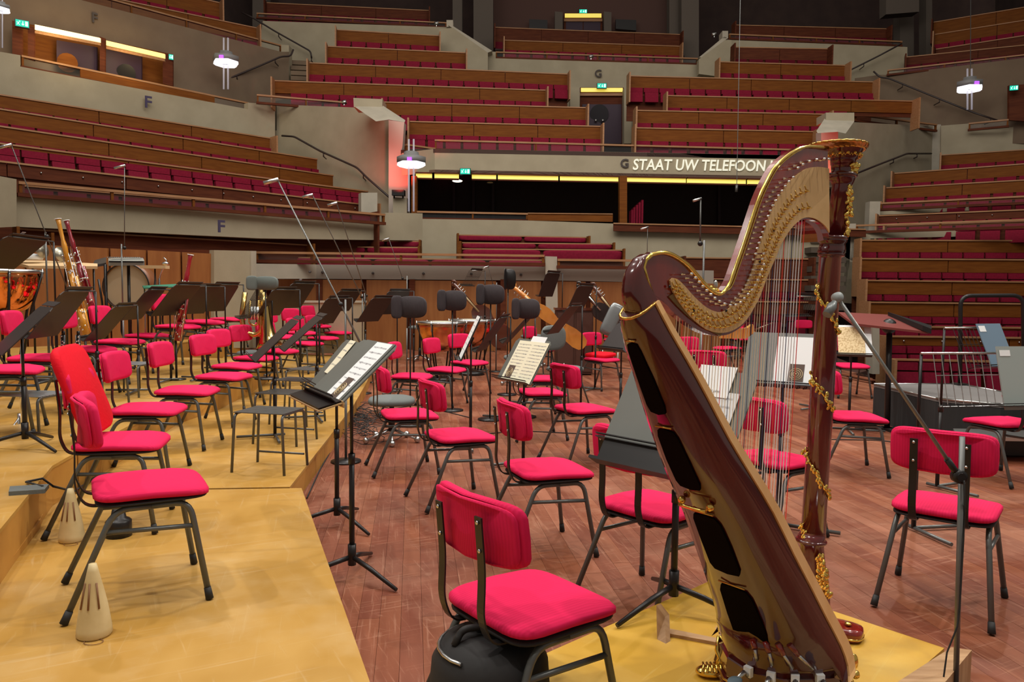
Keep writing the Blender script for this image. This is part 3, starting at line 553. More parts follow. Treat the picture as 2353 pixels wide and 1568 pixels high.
crystal(519, 138, 25, 58, 87, 205, 'tall crystal lamp before the brown wall, right of the lit doors'); crystal(2, 18, 18.5, 40, -60, 110, 'crystal lamp cut by the left edge of the picture'); crystal(945, 370, 21.5, 66, 320, 486, 'crystal lamp beside the red-lit pilaster'); crystal(2228, 197, 26.5, 58, 158, 252, 'crystal lamp hanging before the upper right wall', wire=1)
t = thing('hanging_cable', 'thin cable hanging down in front of the projected words', 'cable', PY(1693, 440, 20), world=True); B().tube([PY(1702, -60, 20), PY(1693, 425, 20)], .010, 4).obj('wire', GREYT, t); B().tube([PY(1693, 425, 20), PY(1692, 441, 20)], .035, 6).obj('weight', GREYT, t)
t = thing('floodlight', 'black uplighter washing the left pilaster red', 'light', PY(916, 456, 22.1), world=True)
B().box(PY(916, 444, 22.2), (.36, .25, .16)).obj('case', BLACK, t); B().tube(bend([PY(906, 456, 22.15), PY(906, 440, 22.1), PY(926, 440, 22.1), PY(926, 456, 22.15)], .05), .025, 5).obj('yoke', BLACK, t)
l = spot('red_uplight', PY(915, 436, 21.7), PY(910, 330, 22.9), 150, 100, .08, (1, .06, .04)); l2 = spot('red_uplight', PY(1905, 420, 22.0), PY(1906, 300, 23.3), 120, 80, .08, (1, .06, .04))
wall('wall_parapet', [(903, 453, 22.3), (935, 455, 22.3), (935, 500, 22.3), (903, 500, 22.3)], CONC, .4)
for x, y, Y, l in ((1192, 12, 30.9, 'small white camera on the dark rail'), ): pass
for x, y, Y, l in ((1358, 131, 30.8, 'small white spotlight cluster on the top balcony rail'), (1003, 55, 30.9, 'small bright lamp at the end of the upper left rail'), (1641, 80, 31, 'small bright lamp beside the upper right post'), (791, 236, 25, 'small white fitting on the rail left of the pilaster block')):
    t = thing('rail_spotlight', l, 'light', PY(x, y, Y), world=True); B().tube([PY(x - 5, y, Y), PY(x + 5, y - 2, Y)], .07, 6).obj('lamp_head', SILVER, t); B().tube([PY(x, y, Y), PY(x, y + 6, Y)], .02, 4).obj('bracket', SILVER, t)
# ================================================================== STAGE FLOOR
fl = struct('floor', B().prism([(-12, -4, -.02), (5.5, -4, -.02), (6.1, 6, -.02), (5.2, 12.3, -.02), (6.7, 14.2, -.02), (7.5, 18, -.02), (-12, 18, -.02)], (0, 0, -.88)), mat('floor_base', (.06, .02, .012), .8)); fl['_o'] = (0, 0, 0)
def plankmat(name, a, b):
    if name in MATS: return MATS[name]
    m = mat(name, a, .42, col2=b, scale=1.0, detail=9, stretch=(9, 1.2, 1), bump=.05, rvar=.1); 
    return scuff(m, [(2.5, 70, .45, .58, .5), (60, 2.2, .15, .58, .45), (3, 80, 2.0, .60, .45), (50, 3, 1.2, .62, .4), (1.1, 1.1, 0, .50, .25), (12, 12, .6, .60, .35)], (.46, .235, .15))
PK = [plankmat('merbau_plank', (.175, .048, .021), (.25, .078, .034)), plankmat('merbau_plank_dark', (.15, .038, .018), (.21, .060, .028)), plankmat('merbau_plank_light', (.24, .080, .040), (.30, .105, .055))]
PA = R(7.5); PW = .088; cp, sp_ = math.cos(PA), math.sin(PA)
pmesh = {}
def plank_me(L, k):
    if (L, k) not in pmesh: pmesh[(L, k)] = B().box((0, 0, -.01), (PW - .0012, L - .0015, .02)).mesh('plank', PK[k])
    return pmesh[(L, k)]
def inside(x, y): return -9 < x and y < 17.9 and x < (5.7 if y < 12.3 else 5.2 + (y - 12.3) * .79)
near = 0; far = [B(), B(), B()]; rows = []
M0 = Matrix.Rotation(PA, 3, 'Z')
for i in range(-110, 90):
    y = -1.0 - random.random() * 1.5
    while y < 18.5:
        L = random.choice((1.2, 1.6, 2.0)); c = M0 @ Vector((i * PW, y + L / 2, 0)); rows.append((c.length, c, L, random.choice((0, 0, 1, 1)) if random.random() < .94 else 2)); y += L
rows.sort(key=lambda q: q[0])
for dist, c, L, k in rows:
    if not inside(c.x, c.y): continue
    d = c.y
    if d < .4 or abs(c.x) > d * .85 + 1.6: continue
    if c.x < -1.3 and d < 5.2: continue
    vis = d > 1.3 and -.45 * d < c.x
    if near < 290 and vis:
        o = bpy.data.objects.new('plank', plank_me(L, k)); SC.collection.objects.link(o); o.location = c + Vector((0, 0, random.uniform(-.0006, 0))); o.rotation_euler = (0, 0, PA); o.parent = fl; near += 1
    else: far[k].box(c + Vector((0, 0, -.01)), (PW - .0012, L - .0015, .02), M0)
for k in range(3): far[k].obj('planks', PK[k], fl, kind='stuff')
# ------------------------------------------------------------------ risers
Z1, Z2, Z3 = .155, .38, .50
def riser(pts, z, label, m=PLY, t=.155, hollow=()):
    P = [PZ(*p, z) if len(p) == 2 else Vector(p) for p in pts]; t0 = thing('stage_riser', label, 'riser', (P[0].x, P[0].y, 0), group='stage risers', world=True)
    B().prism([p - Vector((0, 0, .018)) for p in P], (0, 0, .018)).obj('plywood_top', m, t0)
    c = sum(P, Vector()) / len(P); Q = [c + (p - c) * .995 for p in P]
    B().prism([Vector((p.x, p.y, z - t)) for p in Q], (0, 0, t - .019)).obj('side_frame', PLY2, t0)
    return t0
E1 = [(665, 1120), (752, 1010), (813, 930), (842, 880), (856, 845), (856, 818)]
pA = [PZ(850, 1568, Z1), PZ(693, 1122, Z1)]; dA = (pA[0] - pA[1])
riser([PZ(693, 1122, Z1), PZ(200, 1130, Z1), (-3.6, 2.6, Z1), (-3.6, .2, Z1), tuple(pA[1] + dA * 2.6)], Z1, 'nearest golden plywood riser carrying the front chair and the mutes')
b0 = [PZ(x, y, Z1) for x, y in E1]
def left(v, d): return Vector((v.x - d, v.y + d * .1, v.z))
riser([PZ(666, 1119.5, Z1), b0[1], b0[2], tuple(left(b0[2], 2.4)), PZ(195, 1127.5, Z1)], Z1, 'second golden riser behind the nearest one, carrying the small black tables')
riser([b0[2] + Vector((0, .01, 0)), b0[3], b0[4], tuple(left(b0[4], 2.6)), tuple(left(b0[2], 2.4) + Vector((0, .01, 0)))], Z1, 'third golden riser further back under the row of red chairs')
riser([b0[4] + Vector((0, .01, 0)), b0[5], tuple(left(b0[5], 2.8)), tuple(left(b0[4], 2.6) + Vector((0, .01, 0)))], Z1, 'farthest low golden riser in front of the concrete block')
E2 = [(-60, 1290), (120, 1071), (178, 1038), (332, 961), (408, 918), (500, 892), (572, 862), (640, 826)]
q = [PZ(x, y, Z2) for x, y in E2]
riser([q[0], q[1], q[2], tuple(left(q[2], 2.2)), tuple(left(q[0], 2.4))], Z2, 'upper riser at the left edge with the dark stand base on it', t=Z2)
riser([q[2] + Vector((0, .01, 0)), q[3], q[4], tuple(left(q[4], 2.3)), tuple(left(q[2], 2.2) + Vector((0, .01, 0)))], Z2, 'upper riser under the second row of red chairs', t=Z2)
riser([q[4] + Vector((0, .01, 0)), q[5], q[6], q[7], tuple(left(q[7], 2.6)), tuple(left(q[4], 2.3) + Vector((0, .01, 0)))], Z2, 'upper riser further back behind the row of red chairs', t=Z2)
E3 = [(-60, 905), (60, 862), (215, 822), (330, 800), (440, 784), (560, 772)]
q3 = [PZ(x, y, Z3) for x, y in E3]
riser([q3[0], q3[1], q3[2], tuple(left(q3[2], 3)), tuple(left(q3[0], 3))], Z3, 'third level riser at the left under the timpani', t=Z3)
riser([q3[2] + Vector((0, .01, 0)), q3[3], q3[4], q3[5], tuple(left(q3[5], 4)), tuple(left(q3[2], 3) + Vector((0, .01, 0)))], Z3, 'third level riser under the bassoons and the bass drum', t=Z3)
tr = struct('trim_7', B().prism([PZ(-60, 1420, Z1), PZ(92, 1215, Z1), PZ(118, 1140, Z1), PZ(104, 1146, Z1), PZ(64, 1214, Z1), PZ(-90, 1420, Z1)], (0, 0, .035)), PLY2)
# harp platform
Zh = .12; a1 = PZ(1664, 1321, Zh); a2 = PZ(2170, 1490, Zh); a0 = PZ(1200, 1526, Zh)
riser([a1, a2, a2 + (a0 - a1) * 1.1, a0 + (a0 - a1) * .5], Zh, 'yellow plywood platform carrying the harp', PLYY, .12)
e = PZ(2186, 1488, .14); v = (PZ(2062, 1568, .14) - e).normalized()
tag(B().prism([e, e + v * 1.5, e + v * 1.5 + Vector((.30, -.05, 0)), e + Vector((.06, -.02, 0))], (0, 0, -.14)).obj('wood_block', PINE), 'pale raw wooden beam beside the yellow harp platform', 'beam')
# ================================================================== CHAIRS
SEATZ = .452
def chair_meshes():
    M = {}
    M['seat'] = B().pad(.205, .205, .030, 5.5, .010, 28, lambda v: Vector((v.x, v.y + .01, v.z + .412 + (.006 if v.y < .1 else -.012 * ((v.y - .1) / .1) ** 2)))).mesh('seat', RED)
    M['pan'] = B().pad(.198, .198, .014, 5.5, -.004, 28, lambda v: Vector((v.x, v.y + .01, v.z + .397))).mesh('seat_pan', RUB)
    def bk(v): return Vector((v.x, -.238 + v.z * 1.0 + 1.15 * v.x * v.x - .12 * v.y, .708 + v.y))
    M['back'] = B().pad(.205, .095, .034, 5.5, .006, 28, bk).mesh('backrest', RED)
    M['shell'] = B().pad(.198, .088, .012, 5.5, 0, 28, lambda v: bk(v) + Vector((0, -.012, 0))).mesh('back_shell', RED)
    for s in (-1, 1):
        x0, x1 = .175 * s, .218 * s
        top = Vector((x0, 0, .386)); rb = Vector((x0, -.125, .386)); fb = Vector((x0, .135, .386)); rf = Vector((x1, -.285, .03)); ff = Vector((x1, .192, .03))
        M['rl', s] = B().tube([top] + arc(rb + Vector((0, .05, 0)), rb, rb + (rf - rb).normalized() * .06, 5) + [rf], .0118, 9).mesh('leg', FRAME)
        M['fl', s] = B().tube([top] + arc(fb - Vector((0, .05, 0)), fb, fb + (ff - fb).normalized() * .06, 5) + [ff], .0118, 9).mesh('leg', FRAME)
        for k, b, f in (('rf', rb, rf), ('ff', fb, ff)):
            d = (f - b).normalized(); M[k, s] = B().tube([f - d * .02, f + d * .026], [.0135, .0155], 9).mesh('rubber_foot', RUB)
        a = rb.lerp(rf, .22); b = fb.lerp(ff, .26); M['st', s] = B().tube([a, b], .0095, 8).mesh('stretcher', FRAME)
        x = .098 * s; pr = bend([(x, -.05, .392), (x, -.218, .392), (x, -.252, .47), (x, -.247, .60), (x, -.262, .76)], .045, 5)
        bb = B(); n = len(pr)
        for i in range(n - 1):
            p, q2 = pr[i], pr[i + 1]; t = (q2 - p).normalized(); nn = Vector((1, 0, 0)).cross(t) * .0028; hw = Vector((.0155, 0, 0))
            bb.add([p - hw - nn, p + hw - nn, p + hw + nn, p - hw + nn, q2 - hw - nn, q2 + hw - nn, q2 + hw + nn, q2 - hw + nn], [(0, 3, 2, 1), (4, 5, 6, 7), (0, 1, 5, 4), (1, 2, 6, 5), (2, 3, 7, 6), (3, 0, 4, 7)])
        M['bar', s] = bb.mesh('back_bar', BLACK)
        sc = B()
        for z, yy in ((.745, -.264), (.665, -.256)): sc.lathe([(.0001, 0), (.006, 0), (.006, .004), (.0001, .005)], (x, yy, z), Matrix.Rotation(R(90), 3, 'X'), 8)
        M['scr', s] = sc.mesh('screws', SCREW)
    M['cross'] = B().tube([(-.175, -.06, .39), (.175, -.06, .39)], .009, 6).tube([(-.175, .08, .39), (.175, .08, .39)], .009, 6).mesh('seat_frame', FRAME)
    return M
CM = chair_meshes()
def make_chair():
    t = thing('orchestra_chair', 'x', 'chair', group='red orchestra chairs')
    cpart(CM['seat'], 'seat', t); cpart(CM['pan'], 'seat_pan', t); b = cpart(CM['back'], 'backrest', t); cpart(CM['shell'], 'back_shell', b); cpart(CM['cross'], 'seat_frame', t)
    for s in (-1, 1):
        for k, f in (('rl', 'rf'), ('fl', 'ff')): l = cpart(CM[k, s], 'leg', t); cpart(CM[f, s], 'rubber_foot', l)
        cpart(CM['st', s], 'stretcher', t); br = cpart(CM['bar', s], 'back_bar', t); cpart(CM['scr', s], 'screws', br)
    return t
proto = make_chair(); used = [0]
COND = Vector((4.6, 7.0, 0))
def place(px, py, lv, label, th=None, far=False):
    p = PZ(px, py, lv + SEATZ); a = math.atan2(COND.y - p.y, COND.x - p.x) if th is None else R(th)
    return place_at((p.x, p.y, lv), a, label)
def place_at(loc, a, label):
    rz = a - math.pi / 2
    if not used[0]: used[0] = 1; proto.location = loc; proto.rotation_euler = (0, 0, rz); proto['label'] = label; return proto
    return dup(proto, loc, rz, label)
# fitted front chairs (position, facing)
place_at((.06, 2.25, 0), R(38), 'large red chair nearest the camera, standing by the harp platform over a black bag')
place_at((1.96, 3.36, 0), R(52), 'red chair seen from behind at the right, crossed by the grey microphone boom')
place_at((-1.45, 2.99, Z1), R(30), 'red chair on the nearest golden riser with a tan mute at its foot')
place_at((.19, 4.0, 0), R(20), 'red chair on the dark floor just behind the nearest one, fully lit seat')
place(278, 1004, Z1, 'red chair with a big scarlet cushion leaning on its back', 14)
for px, py, lv, th, l in [
 (339, 932, Z1, 8, 'red chair right behind the one with the scarlet cushion'), (429, 891, Z1, 4, 'third red chair up the golden riser row'), (513, 859, Z1, -6, 'fourth red chair of the riser row, back overlapping its neighbour'),
 (543, 836, Z1, -8, 'fifth red chair of the riser row, mostly hidden by the fourth'), (587, 818, Z1, -14, 'sixth red chair of the riser row with a slim upright back'), (640, 803, Z1, -14, 'seventh red chair of the riser row with a black strap over its back'),
 (703, 786, Z1, -20, 'red chair behind the steep black stand, middle of the riser row end'), (742, 774, Z1, -25, 'last but one red chair of the riser row by the concrete block'), (776, 762, Z1, -28, 'last red chair of the riser row before the concrete block'),
 (12, 842, Z2, 22, 'red chair cut by the left edge of the picture on the upper riser'), (92, 816, Z2, 16, 'second red chair of the upper riser row behind a leaning black stand'), (199, 797, Z2, 6, 'red chair of the upper row behind the two clarinets'),
 (274, 780, Z2, 2, 'fourth red chair of the upper riser row'), (337, 767, Z2, -4, 'fifth red chair of the upper riser row beside a stand post'), (408, 746, Z3, -8, 'red chair beside the lone red bassoon'), (472, 737, Z3, -10, 'red chair second from the end of the upper rows'), (522, 730, Z3, -14, 'red chair at the end of the upper rows near the tuba'),
 (1055, 993, 0, 25, 'red chair with its back to the camera, left of the two-page stand'), (938, 945, 0, 18, 'red chair partly behind the foreground music stand'), (1342, 933, 0, 28, 'red chair in front of the grey chair, seen from behind'),
 (1244, 896, 0, 14, 'red chair half hidden behind the stand with the cream pages'), (1246, 866, 0, 8, 'red chair seat peeping out behind the cream pages'), (1507, 1150, 0, 42, 'red chair behind the harpist stand, seat cut by the harp body'),
 (1780, 1046, 0, 34, 'red chair seen through the lower harp strings'), (1962, 951, 0, -5, 'red chair right of the harp column near the podium'), (2305, 963, 0, 105, 'red chair by the podium behind the grey folder'),
 (945, 860, 0, -8, 'red chair left of the copper timpani, seat in the open'), (1024, 845, 0, -20, 'red chair directly in front of the copper timpani'), (1078, 829, 0, -38, 'red chair behind the white sheet stand at the timpani'),
 (1240, 800, 0, -30, 'red chair behind the grey chair, back split by a stand post'), (1382, 822, 0, -46, 'red chair with an extra scarlet cushion left of the harp'), (1415, 779, 0, -50, 'rear red chair with an extra cushion beside the silver cello case'),
 (1350, 770, 0, -45, 'small far red chair beneath the wire stand by the cellos'), (1600, 838, 0, -60, 'red chair seen through the short harp strings'), (1672, 797, 0, 195, 'red chair seen through the strings facing left'),
 (1632, 880, 0, 60, 'red chair whose top edge shows above the harpist sheets'), (1700, 776, 0, -75, 'far red chair behind the big grey folder stand'), (1852, 772, 0, -90, 'far red chair seen between strings and column'),
 (1954, 836, 0, 268, 'red chair behind the ornate cream score'), (640, 770, Z2 - .1, -20, 'red chair behind the tuba under the wire stands'), (690, 762, Z2 - .1, -22, 'red chair behind the tilted stands near the concrete block'), (728, 747, Z2 - .1, -26, 'rear red chair just in front of the concrete block'),
 (1075, 724, 0, -60, 'tiny far red chair behind the timpani'), (455, 735, Z3, -12, 'red chair behind the stands, only its pointed back showing')]:
    place(px, py, lv, l, th)
# loose cushions
def cushion(c, w, d, th, M, label, name='cushion'):
    c = Vector(c); M = M.to_3x3(); return tag(B().pad(w, d, th, 5, .015, 28, lambda v: M @ v + c).obj(name, REDC), label, 'cushion')
cc = PZ(278, 1004, Z1 + SEATZ); a = R(14); fw = Vector((math.cos(a), math.sin(a), 0))
cushion(cc - fw * .155 + Vector((0, 0, .255)) + Vector((fw.y, -fw.x, 0)) * -.03, .235, .235, .045, Matrix.Rotation(a - math.pi / 2, 4, 'Z') @ Matrix.Rotation(R(110), 4, 'X'), 'big scarlet cushion leaning upright against a red chair back')
for px, py, th, l in ((1380, 818, -46, 'scarlet cushion lying on the red chair left of the harp'), (1413, 774, -50, 'scarlet cushion lying on the rear red chair by the silver case')):
    c = PZ(px, py, .47); cushion((c.x, c.y, .462), .19, .17, .045, Matrix.Rotation(R(th), 4, 'Z') @ Matrix.Rotation(R(3), 4, 'X'), l)
# grey chairs and stools
def grey_chair(px, py, sz, th, label, back=True, s=1.0):
    p = PZ(px, py, sz); t = thing('grey_chair' if back else 'round_stool', label, 'chair' if back else 'stool', (p.x, p.y, 0), R(th) - math.pi / 2)
    B().pad(.22 * s, .21 * s, .05, 2.6, .02, 24, lambda v: v + Vector((0, 0, sz - .07))).obj('seat', GREYF, t, off=False)
    if back:
        B().pad(.24, .16, .04, 3, .01, 24, lambda v: Vector((v.x, -.24 + v.z + .5 * v.x * v.x, sz + .33 + v.y))).obj('backrest', GREYF, t, off=False)
        B().tube([(-.03, -.245, sz + .3), (-.03, -.25, sz - .05), (0, -.1, sz - .08)], .012, 6).tube([(.03, -.245, sz + .3), (.03, -.25, sz - .05), (0, -.1, sz - .08)], .012, 6).obj('back_post', BLACK, t, off=False)
        for sx in (-1, 1):
            for sy in (-1, 1): B().tube([(sx * .12, sy * .1, sz - .06), (sx * .2, sy * .22, 0)], .011, 7).obj('leg', FRAME, t, off=False)
    else:
        B().tube([(0, 0, sz - .06), (0, 0, .25)], .022, 8).obj('post', BLACK, t, off=False)
        for k in range(5): a = k * 2 * math.pi / 5; B().tube([(0, 0, .12), (.24 * math.cos(a), .24 * math.sin(a), .03)], .012, 6).sph((.24 * math.cos(a), .24 * math.sin(a), .03), .03, 8, 5).obj('caster_leg', SILVER, t, off=False)
        B().tube([(0, 0, .26), (0, 0, .1)], .03, 8).obj('hub', BLACK, t, off=False)
    return t
grey_chair(1299, 840, .47, -42, 'grey upholstered chair with a rounded back behind the cream pages'); grey_chair(900, 910, .42, 10, 'low grey stool behind the foreground music stand, amid cables', False)
grey_chair(1146, 712, .78, 0, 'high black bass stool left of the double bass', False, .75); grey_chair(1290, 706, .78, 0, 'high black bass stool below the wire stand', False, .75); grey_chair(1225, 768, .6, -30, 'grey padded stool end behind the black shield', False); grey_chair(1190, 815, .45, 0, 'small grey stool seat between the black stands', False)
grey_chair(965, 748, .70, -20, 'grey saddle stool beneath the largest black shield', False); grey_chair(575, 805, .5, -20, 'black low stool behind the slim red chair back', False, .8)
# little slatted instrument tables
def table(px, py, lv, label, rz=0, m=FRAME, H=.40, w=.34, d=.30):
    p = PZ(px, py, lv + H); t = thing('slatted_table', label, 'table', (p.x, p.y, lv), R(rz))
    for i in range(9): B().box((0, -d / 2 + d * (i + .5) / 9, H), (w + .02, d / 9 - .006, .006)).obj('slat', m, t, off=False)
    for s in (-1, 1):
        B().tube(bend([(s * w / 2 + s * .02, -d / 2 - .01, 0), (s * w / 2, -d / 2, H - .008), (s * w / 2, d / 2, H - .008), (s * w / 2 + s * .02, d / 2 + .01, 0)], .045), .0095, 8).obj('leg_frame', FRAME, t, off=False)
    B().tube([(-w / 2, d / 2, .08), (w / 2, d / 2, .08)], .008, 6).obj('stretcher', FRAME, t, off=False)
TS = mat('pale_slat', (.30, .33, .34), .35, .4)
table(620, 943, Z1, 'nearest small black slatted table on the golden riser', -12); table(655, 901, Z1, 'second small black slatted table along the riser edge', -14); table(683, 872, Z1, 'third small black slatted table along the riser edge', -16); table(710, 848, Z1, 'farthest small black slatted table along the riser edge', -18)
table(72, 905, Z1 + .03, 'pale slatted table at the left beside the silver-footed stand', -8, TS, .45); table(300, 835, Z1 + .1, 'pale slatted table behind the third riser chair', -8, TS, .42); table(218, 862, Z1 + .1, 'pale slatted table partly behind the second riser chair', -8, TS, .42)
# ================================================================== HARP
hp = thing('concert_harp', 'large gilded mahogany concert harp standing on the yellow platform', 'harp', (1.0, 2.6, Zh), world=True)
def H(pts, w=0): return [HP(x, y, w) for x, y in pts]
def smooth(pts, n=3):
    # Catmull-Rom through pixel points
    out = []; P = [Vector((*p, 0)) for p in pts]
    for i in range(len(P) - 1):
        p0, p1, p2, p3 = P[max(i - 1, 0)], P[i], P[i + 1], P[min(i + 2, len(P) - 1)]
        for k in range(n):
            t = k / n; q = .5 * (2 * p1 + (p2 - p0) * t + (2 * p0 - 5 * p1 + 4 * p2 - p3) * t * t + (3 * p1 - p0 - 3 * p2 + p3) * t ** 3); out.append((q.x, q.y))
    return out + [tuple(P[-1])[:2]]
# --- neck: curved plate between outer (upper) and inner (lower) edge
outer = smooth([(1902, 337), (1859, 334), (1834, 340), (1808, 356), (1781, 381), (1762, 413), (1744, 452), (1731, 490), (1718, 530), (1703, 575), (1690, 612), (1678, 646), (1667, 664), (1655, 673), (1640, 669), (1619, 652), (1599, 629), (1579, 606), (1558, 590), (1538, 580), (1517, 578), (1497, 583)])
inner = smooth([(1905, 547), (1900, 530), (1890, 517), (1872, 507), (1851, 504), (1834, 509), (1818, 524), (1806, 542), (1793, 565), (1783, 591), (1770, 619), (1757, 655), (1744, 688), (1734, 706), (1723, 728), (1704, 751), (1676, 768), (1647, 772), (1619, 766), (1591, 751), (1563, 731), (1541, 712), (1524, 692), (1514, 690)])
NW = .0115
def plate(top, bot, w0, w1, name, m, k=26):
    # strip mesh between two pixel curves resampled to k points, given thickness in w
    def res(c, w):
        P = H(c, w); L = [0]
        for i in range(1, len(P)): L.append(L[-1] + (P[i] - P[i - 1]).length)
        o = []
        for j in range(k + 1):
            s = L[-1] * j / k; i = max(1, next((i for i in range(1, len(L)) if L[i] >= s - 1e-9), len(L) - 1)); t = (s - L[i - 1]) / max(1e-9, L[i] - L[i - 1]); o.append(P[i - 1].lerp(P[i], t))
        return o
    T0, B0 = res(top, w0), res(bot, w0); T1 = [p + HW * (w1 - w0) for p in T0]; B1 = [p + HW * (w1 - w0) for p in B0]
    b = B(); vs = T0 + B0 + T1 + B1; n = k + 1; fs = []
    for i in range(k): fs += [(i, i + 1, n + i + 1, n + i), (2 * n + i, 3 * n + i, 3 * n + i + 1, 2 * n + i + 1), (i, 2 * n + i, 2 * n + i + 1, i + 1), (n + i, n + i + 1, 3 * n + i + 1, 3 * n + i)]
    fs += [(0, n, 3 * n, 2 * n), (k, 2 * n + k, 3 * n + k, n + k)]
    b.add(vs, fs); return b.obj(name, m, hp)
top = outer + [(1484, 598), (1479, 614), (1487, 644), (1502, 689)]
plate(top, inner, NW, -NW, 'neck', MAHOR, 60)
gold = [(x - 0, y + 3) for x, y in outer] + [(1484, 598), (1479, 614), (1487, 644), (1502, 685)]
gw = H([(x, y) for x, y in gold], NW + .003)
B().tube(gw, .0055, 7).obj('gold_inlay', GOLD, hp)
B().tube(H([(x + 7, y + 4) if y < 660 else (x + 2, y + 5) for x, y in outer[:-4]], NW + .001), .0022, 5).obj('gold_line', GOLD, hp)
# brass action plate
ptop = smooth([(1902, 388), (1880, 384), (1854, 387), (1834, 399), (1813, 417), (1793, 445), (1775, 476), (1760, 514), (1749, 547), (1739, 578), (1729, 614), (1716, 649), (1704, 674), (1686, 695), (1667, 714), (1645, 717), (1619, 706), (1591, 681), (1569, 656), (1552, 641), (1543, 639)])
pbot = smooth([(1903, 535), (1897, 524), (1886, 513), (1870, 503), (1851, 500), (1836, 505), (1816, 524), (1803, 543), (1790, 566), (1780, 591), (1767, 620), (1753, 655), (1741, 687), (1730, 706), (1718, 727), (1699, 748), (1674, 762), (1647, 765), (1620, 757), (1594, 738), (1570, 712), (1550, 683), (1538, 655), (1537, 645)])
plate(ptop, pbot, NW + .001, NW + .006, 'action_plate', BRASSR, 60)
# underside plate of the left hook
plate([(1540, 660), (1556, 690), (1580, 717), (1610, 742), (1640, 757)], [(1512, 682), (1530, 702), (1556, 727), (1590, 752), (1630, 771)], -.02, NW + .004, 'lower_action_plate', mat('aged_brass', (.22, .13, .05), .35, .8), 12)
def along(c, n, a=0, b=1):
    P = [Vector((*p, 0)) for p in c]; L = [0]
    for i in range(1, len(P)): L.append(L[-1] + (P[i] - P[i - 1]).length)
    out = []
    for j in range(n):
        s = L[-1] * (a + (b - a) * j / (n - 1)); i = next((i for i in range(1, len(L)) if L[i] >= s - 1e-9), len(L) - 1); t = (s - L[i - 1]) / max(1e-9, L[i] - L[i - 1]); q = P[i - 1].lerp(P[i], t); d = (P[i] - P[i - 1]).normalized(); out.append((q, Vector((-d.y, d.x, 0))))
    return out
pin = B().lathe([(.0001, -.004), (.0042, -.004), (.0042, .004), (.0026, .006), (.0026, .026), (.0034, .027), (.0034, .036), (.0001, .037)], (0, 0, 0), HW.to_track_quat('Z', 'Y').to_matrix(), 8).mesh('tuning_pin', CHROME)
for j, (q, nrm) in enumerate(along(ptop, 44, .03, .97)):
    k = 14 if j < 20 else 10
    p = HP(q.x - nrm.x * -k * (1 if nrm.x < 0 else -1) , q.y - abs(nrm.y) * k, NW) if False else HP(q.x - abs(nrm.x) * (24 if j < 22 else 2) + (0 if j < 24 else 8), q.y - (16 if j < 6 else 3 if j < 22 else 16), NW)
    o = cpart(pin, 'tuning_pin', hp, p - Vector(hp['_o']))
# fork discs: two rows
fork = B(); Mx = HW.to_track_quat('Z', 'Y').to_matrix()
fork.lathe([(.0001, 0), (.0042, 0), (.0042, .003), (.0001, .003)], (0, 0, 0), Mx, 10)
for s in (-1, 1): fork.tube([HU * s * .004, HU * s * .004 + HW * .012], .0014, 5)
fork = fork.mesh('fork_disc', GOLD)
stick = B().tube([Vector((0, 0, 0)), HU * .010 + Vector((0, 0, -.012)), HU * .022 + Vector((0, 0, -.013))], .0013, 5).mesh('fork_lever', GOLD)
for row, (dx, n) in enumerate(((.45, 40), (.80, 42))):
    A = along(ptop, n, .10, .96); Bq = along(pbot, n, .10, .96)
    for j in range(n):
        q = A[j][0].lerp(Bq[j][0], dx); p = HP(q.x, q.y, NW + .006) - Vector(hp['_o']); cpart(fork, 'fork_disc', hp, p); s = cpart(stick, 'fork_lever', hp, p + Vector((-.008, 0, .018)) + HW * .006)
for q, _ in along(pbot, 7, .1, .9): B().lathe([(.0001, 0), (.004, 0), (.004, .002), (.0001, .002)], HP(q.x - 22, q.y - 18 if q.x > 1720 else q.y - 40, NW + .0065), Mx, 8).obj('plate_screw', BLACK, hp)
# --- soundbox
redge = smooth([(1511, 690), (1546, 754), (1590, 827), (1634, 905), (1684, 998), (1731, 1074), (1785, 1163), (1832, 1256), (1875, 1337), (1911, 1406), (1942, 1464), (1958, 1508), (1962, 1546)], 2)
n = len(redge)
def Rw(t): return .040 + .19 * t ** .9
def dep(t): return .070 + .055 * t + .03 * t ** 3
es = [HP(*redge[i], Rw(i / (n - 1))) for i in range(n)]
cl = [p - HW * Rw(i / (n - 1)) for i, p in enumerate(es)]           # centre line of the soundboard
ax = (cl[-1] - cl[0]).normalized(); bk = HW.cross(ax).normalized()
if bk.dot(HU) > 0: bk = -bk
def hi(i): return .014 + .026 * i / (n - 1)
def off(t): return .011 + .026 * t
SEC = [(1, 0), (1.0, .22), (.93, .52), (.74, .82), (.42, 1.0), (0, 1.05), (-.42, 1.0), (-.74, .82), (-.93, .52), (-1.0, .22), (-1, 0)]
sb = B(); vs = []
for i, c in enumerate(cl):
    t = i / (n - 1)
    for a, d in SEC: vs.append(c + HW * Rw(t) * a + bk * (dep(t) * d + off(t)))
ZT = .225; BOTP = [(1957, 1532), (1950, 1545), (1925, 1556), (1880, 1561), (1800, 1562), (1725, 1545), (1675, 1512), (1655, 1475), (1665, 1440), (1690, 1425), (1720, 1420)]
BOT = [PZ(x, y, ZT) for x, y in BOTP]
T0_ = .72
for i in range(n):
    t = i / (n - 1)
    if t > T0_:
        s_ = (t - T0_) / (1.0 - T0_); k0 = int(T0_ * (n - 1))
        for k in range(2, len(SEC) - 2):
            v = vs[k0 * len(SEC) + k]; e_ = cl[i] - cl[k0]; b_ = BOT[k]; st_ = v.lerp(Vector((b_.x, b_.y, ZT)), s_); g = min(1, s_ * 2.0); vs[i * len(SEC) + k] = vs[i * len(SEC) + k].lerp(st_, g)
vs += BOT; n_save = n; n += 1
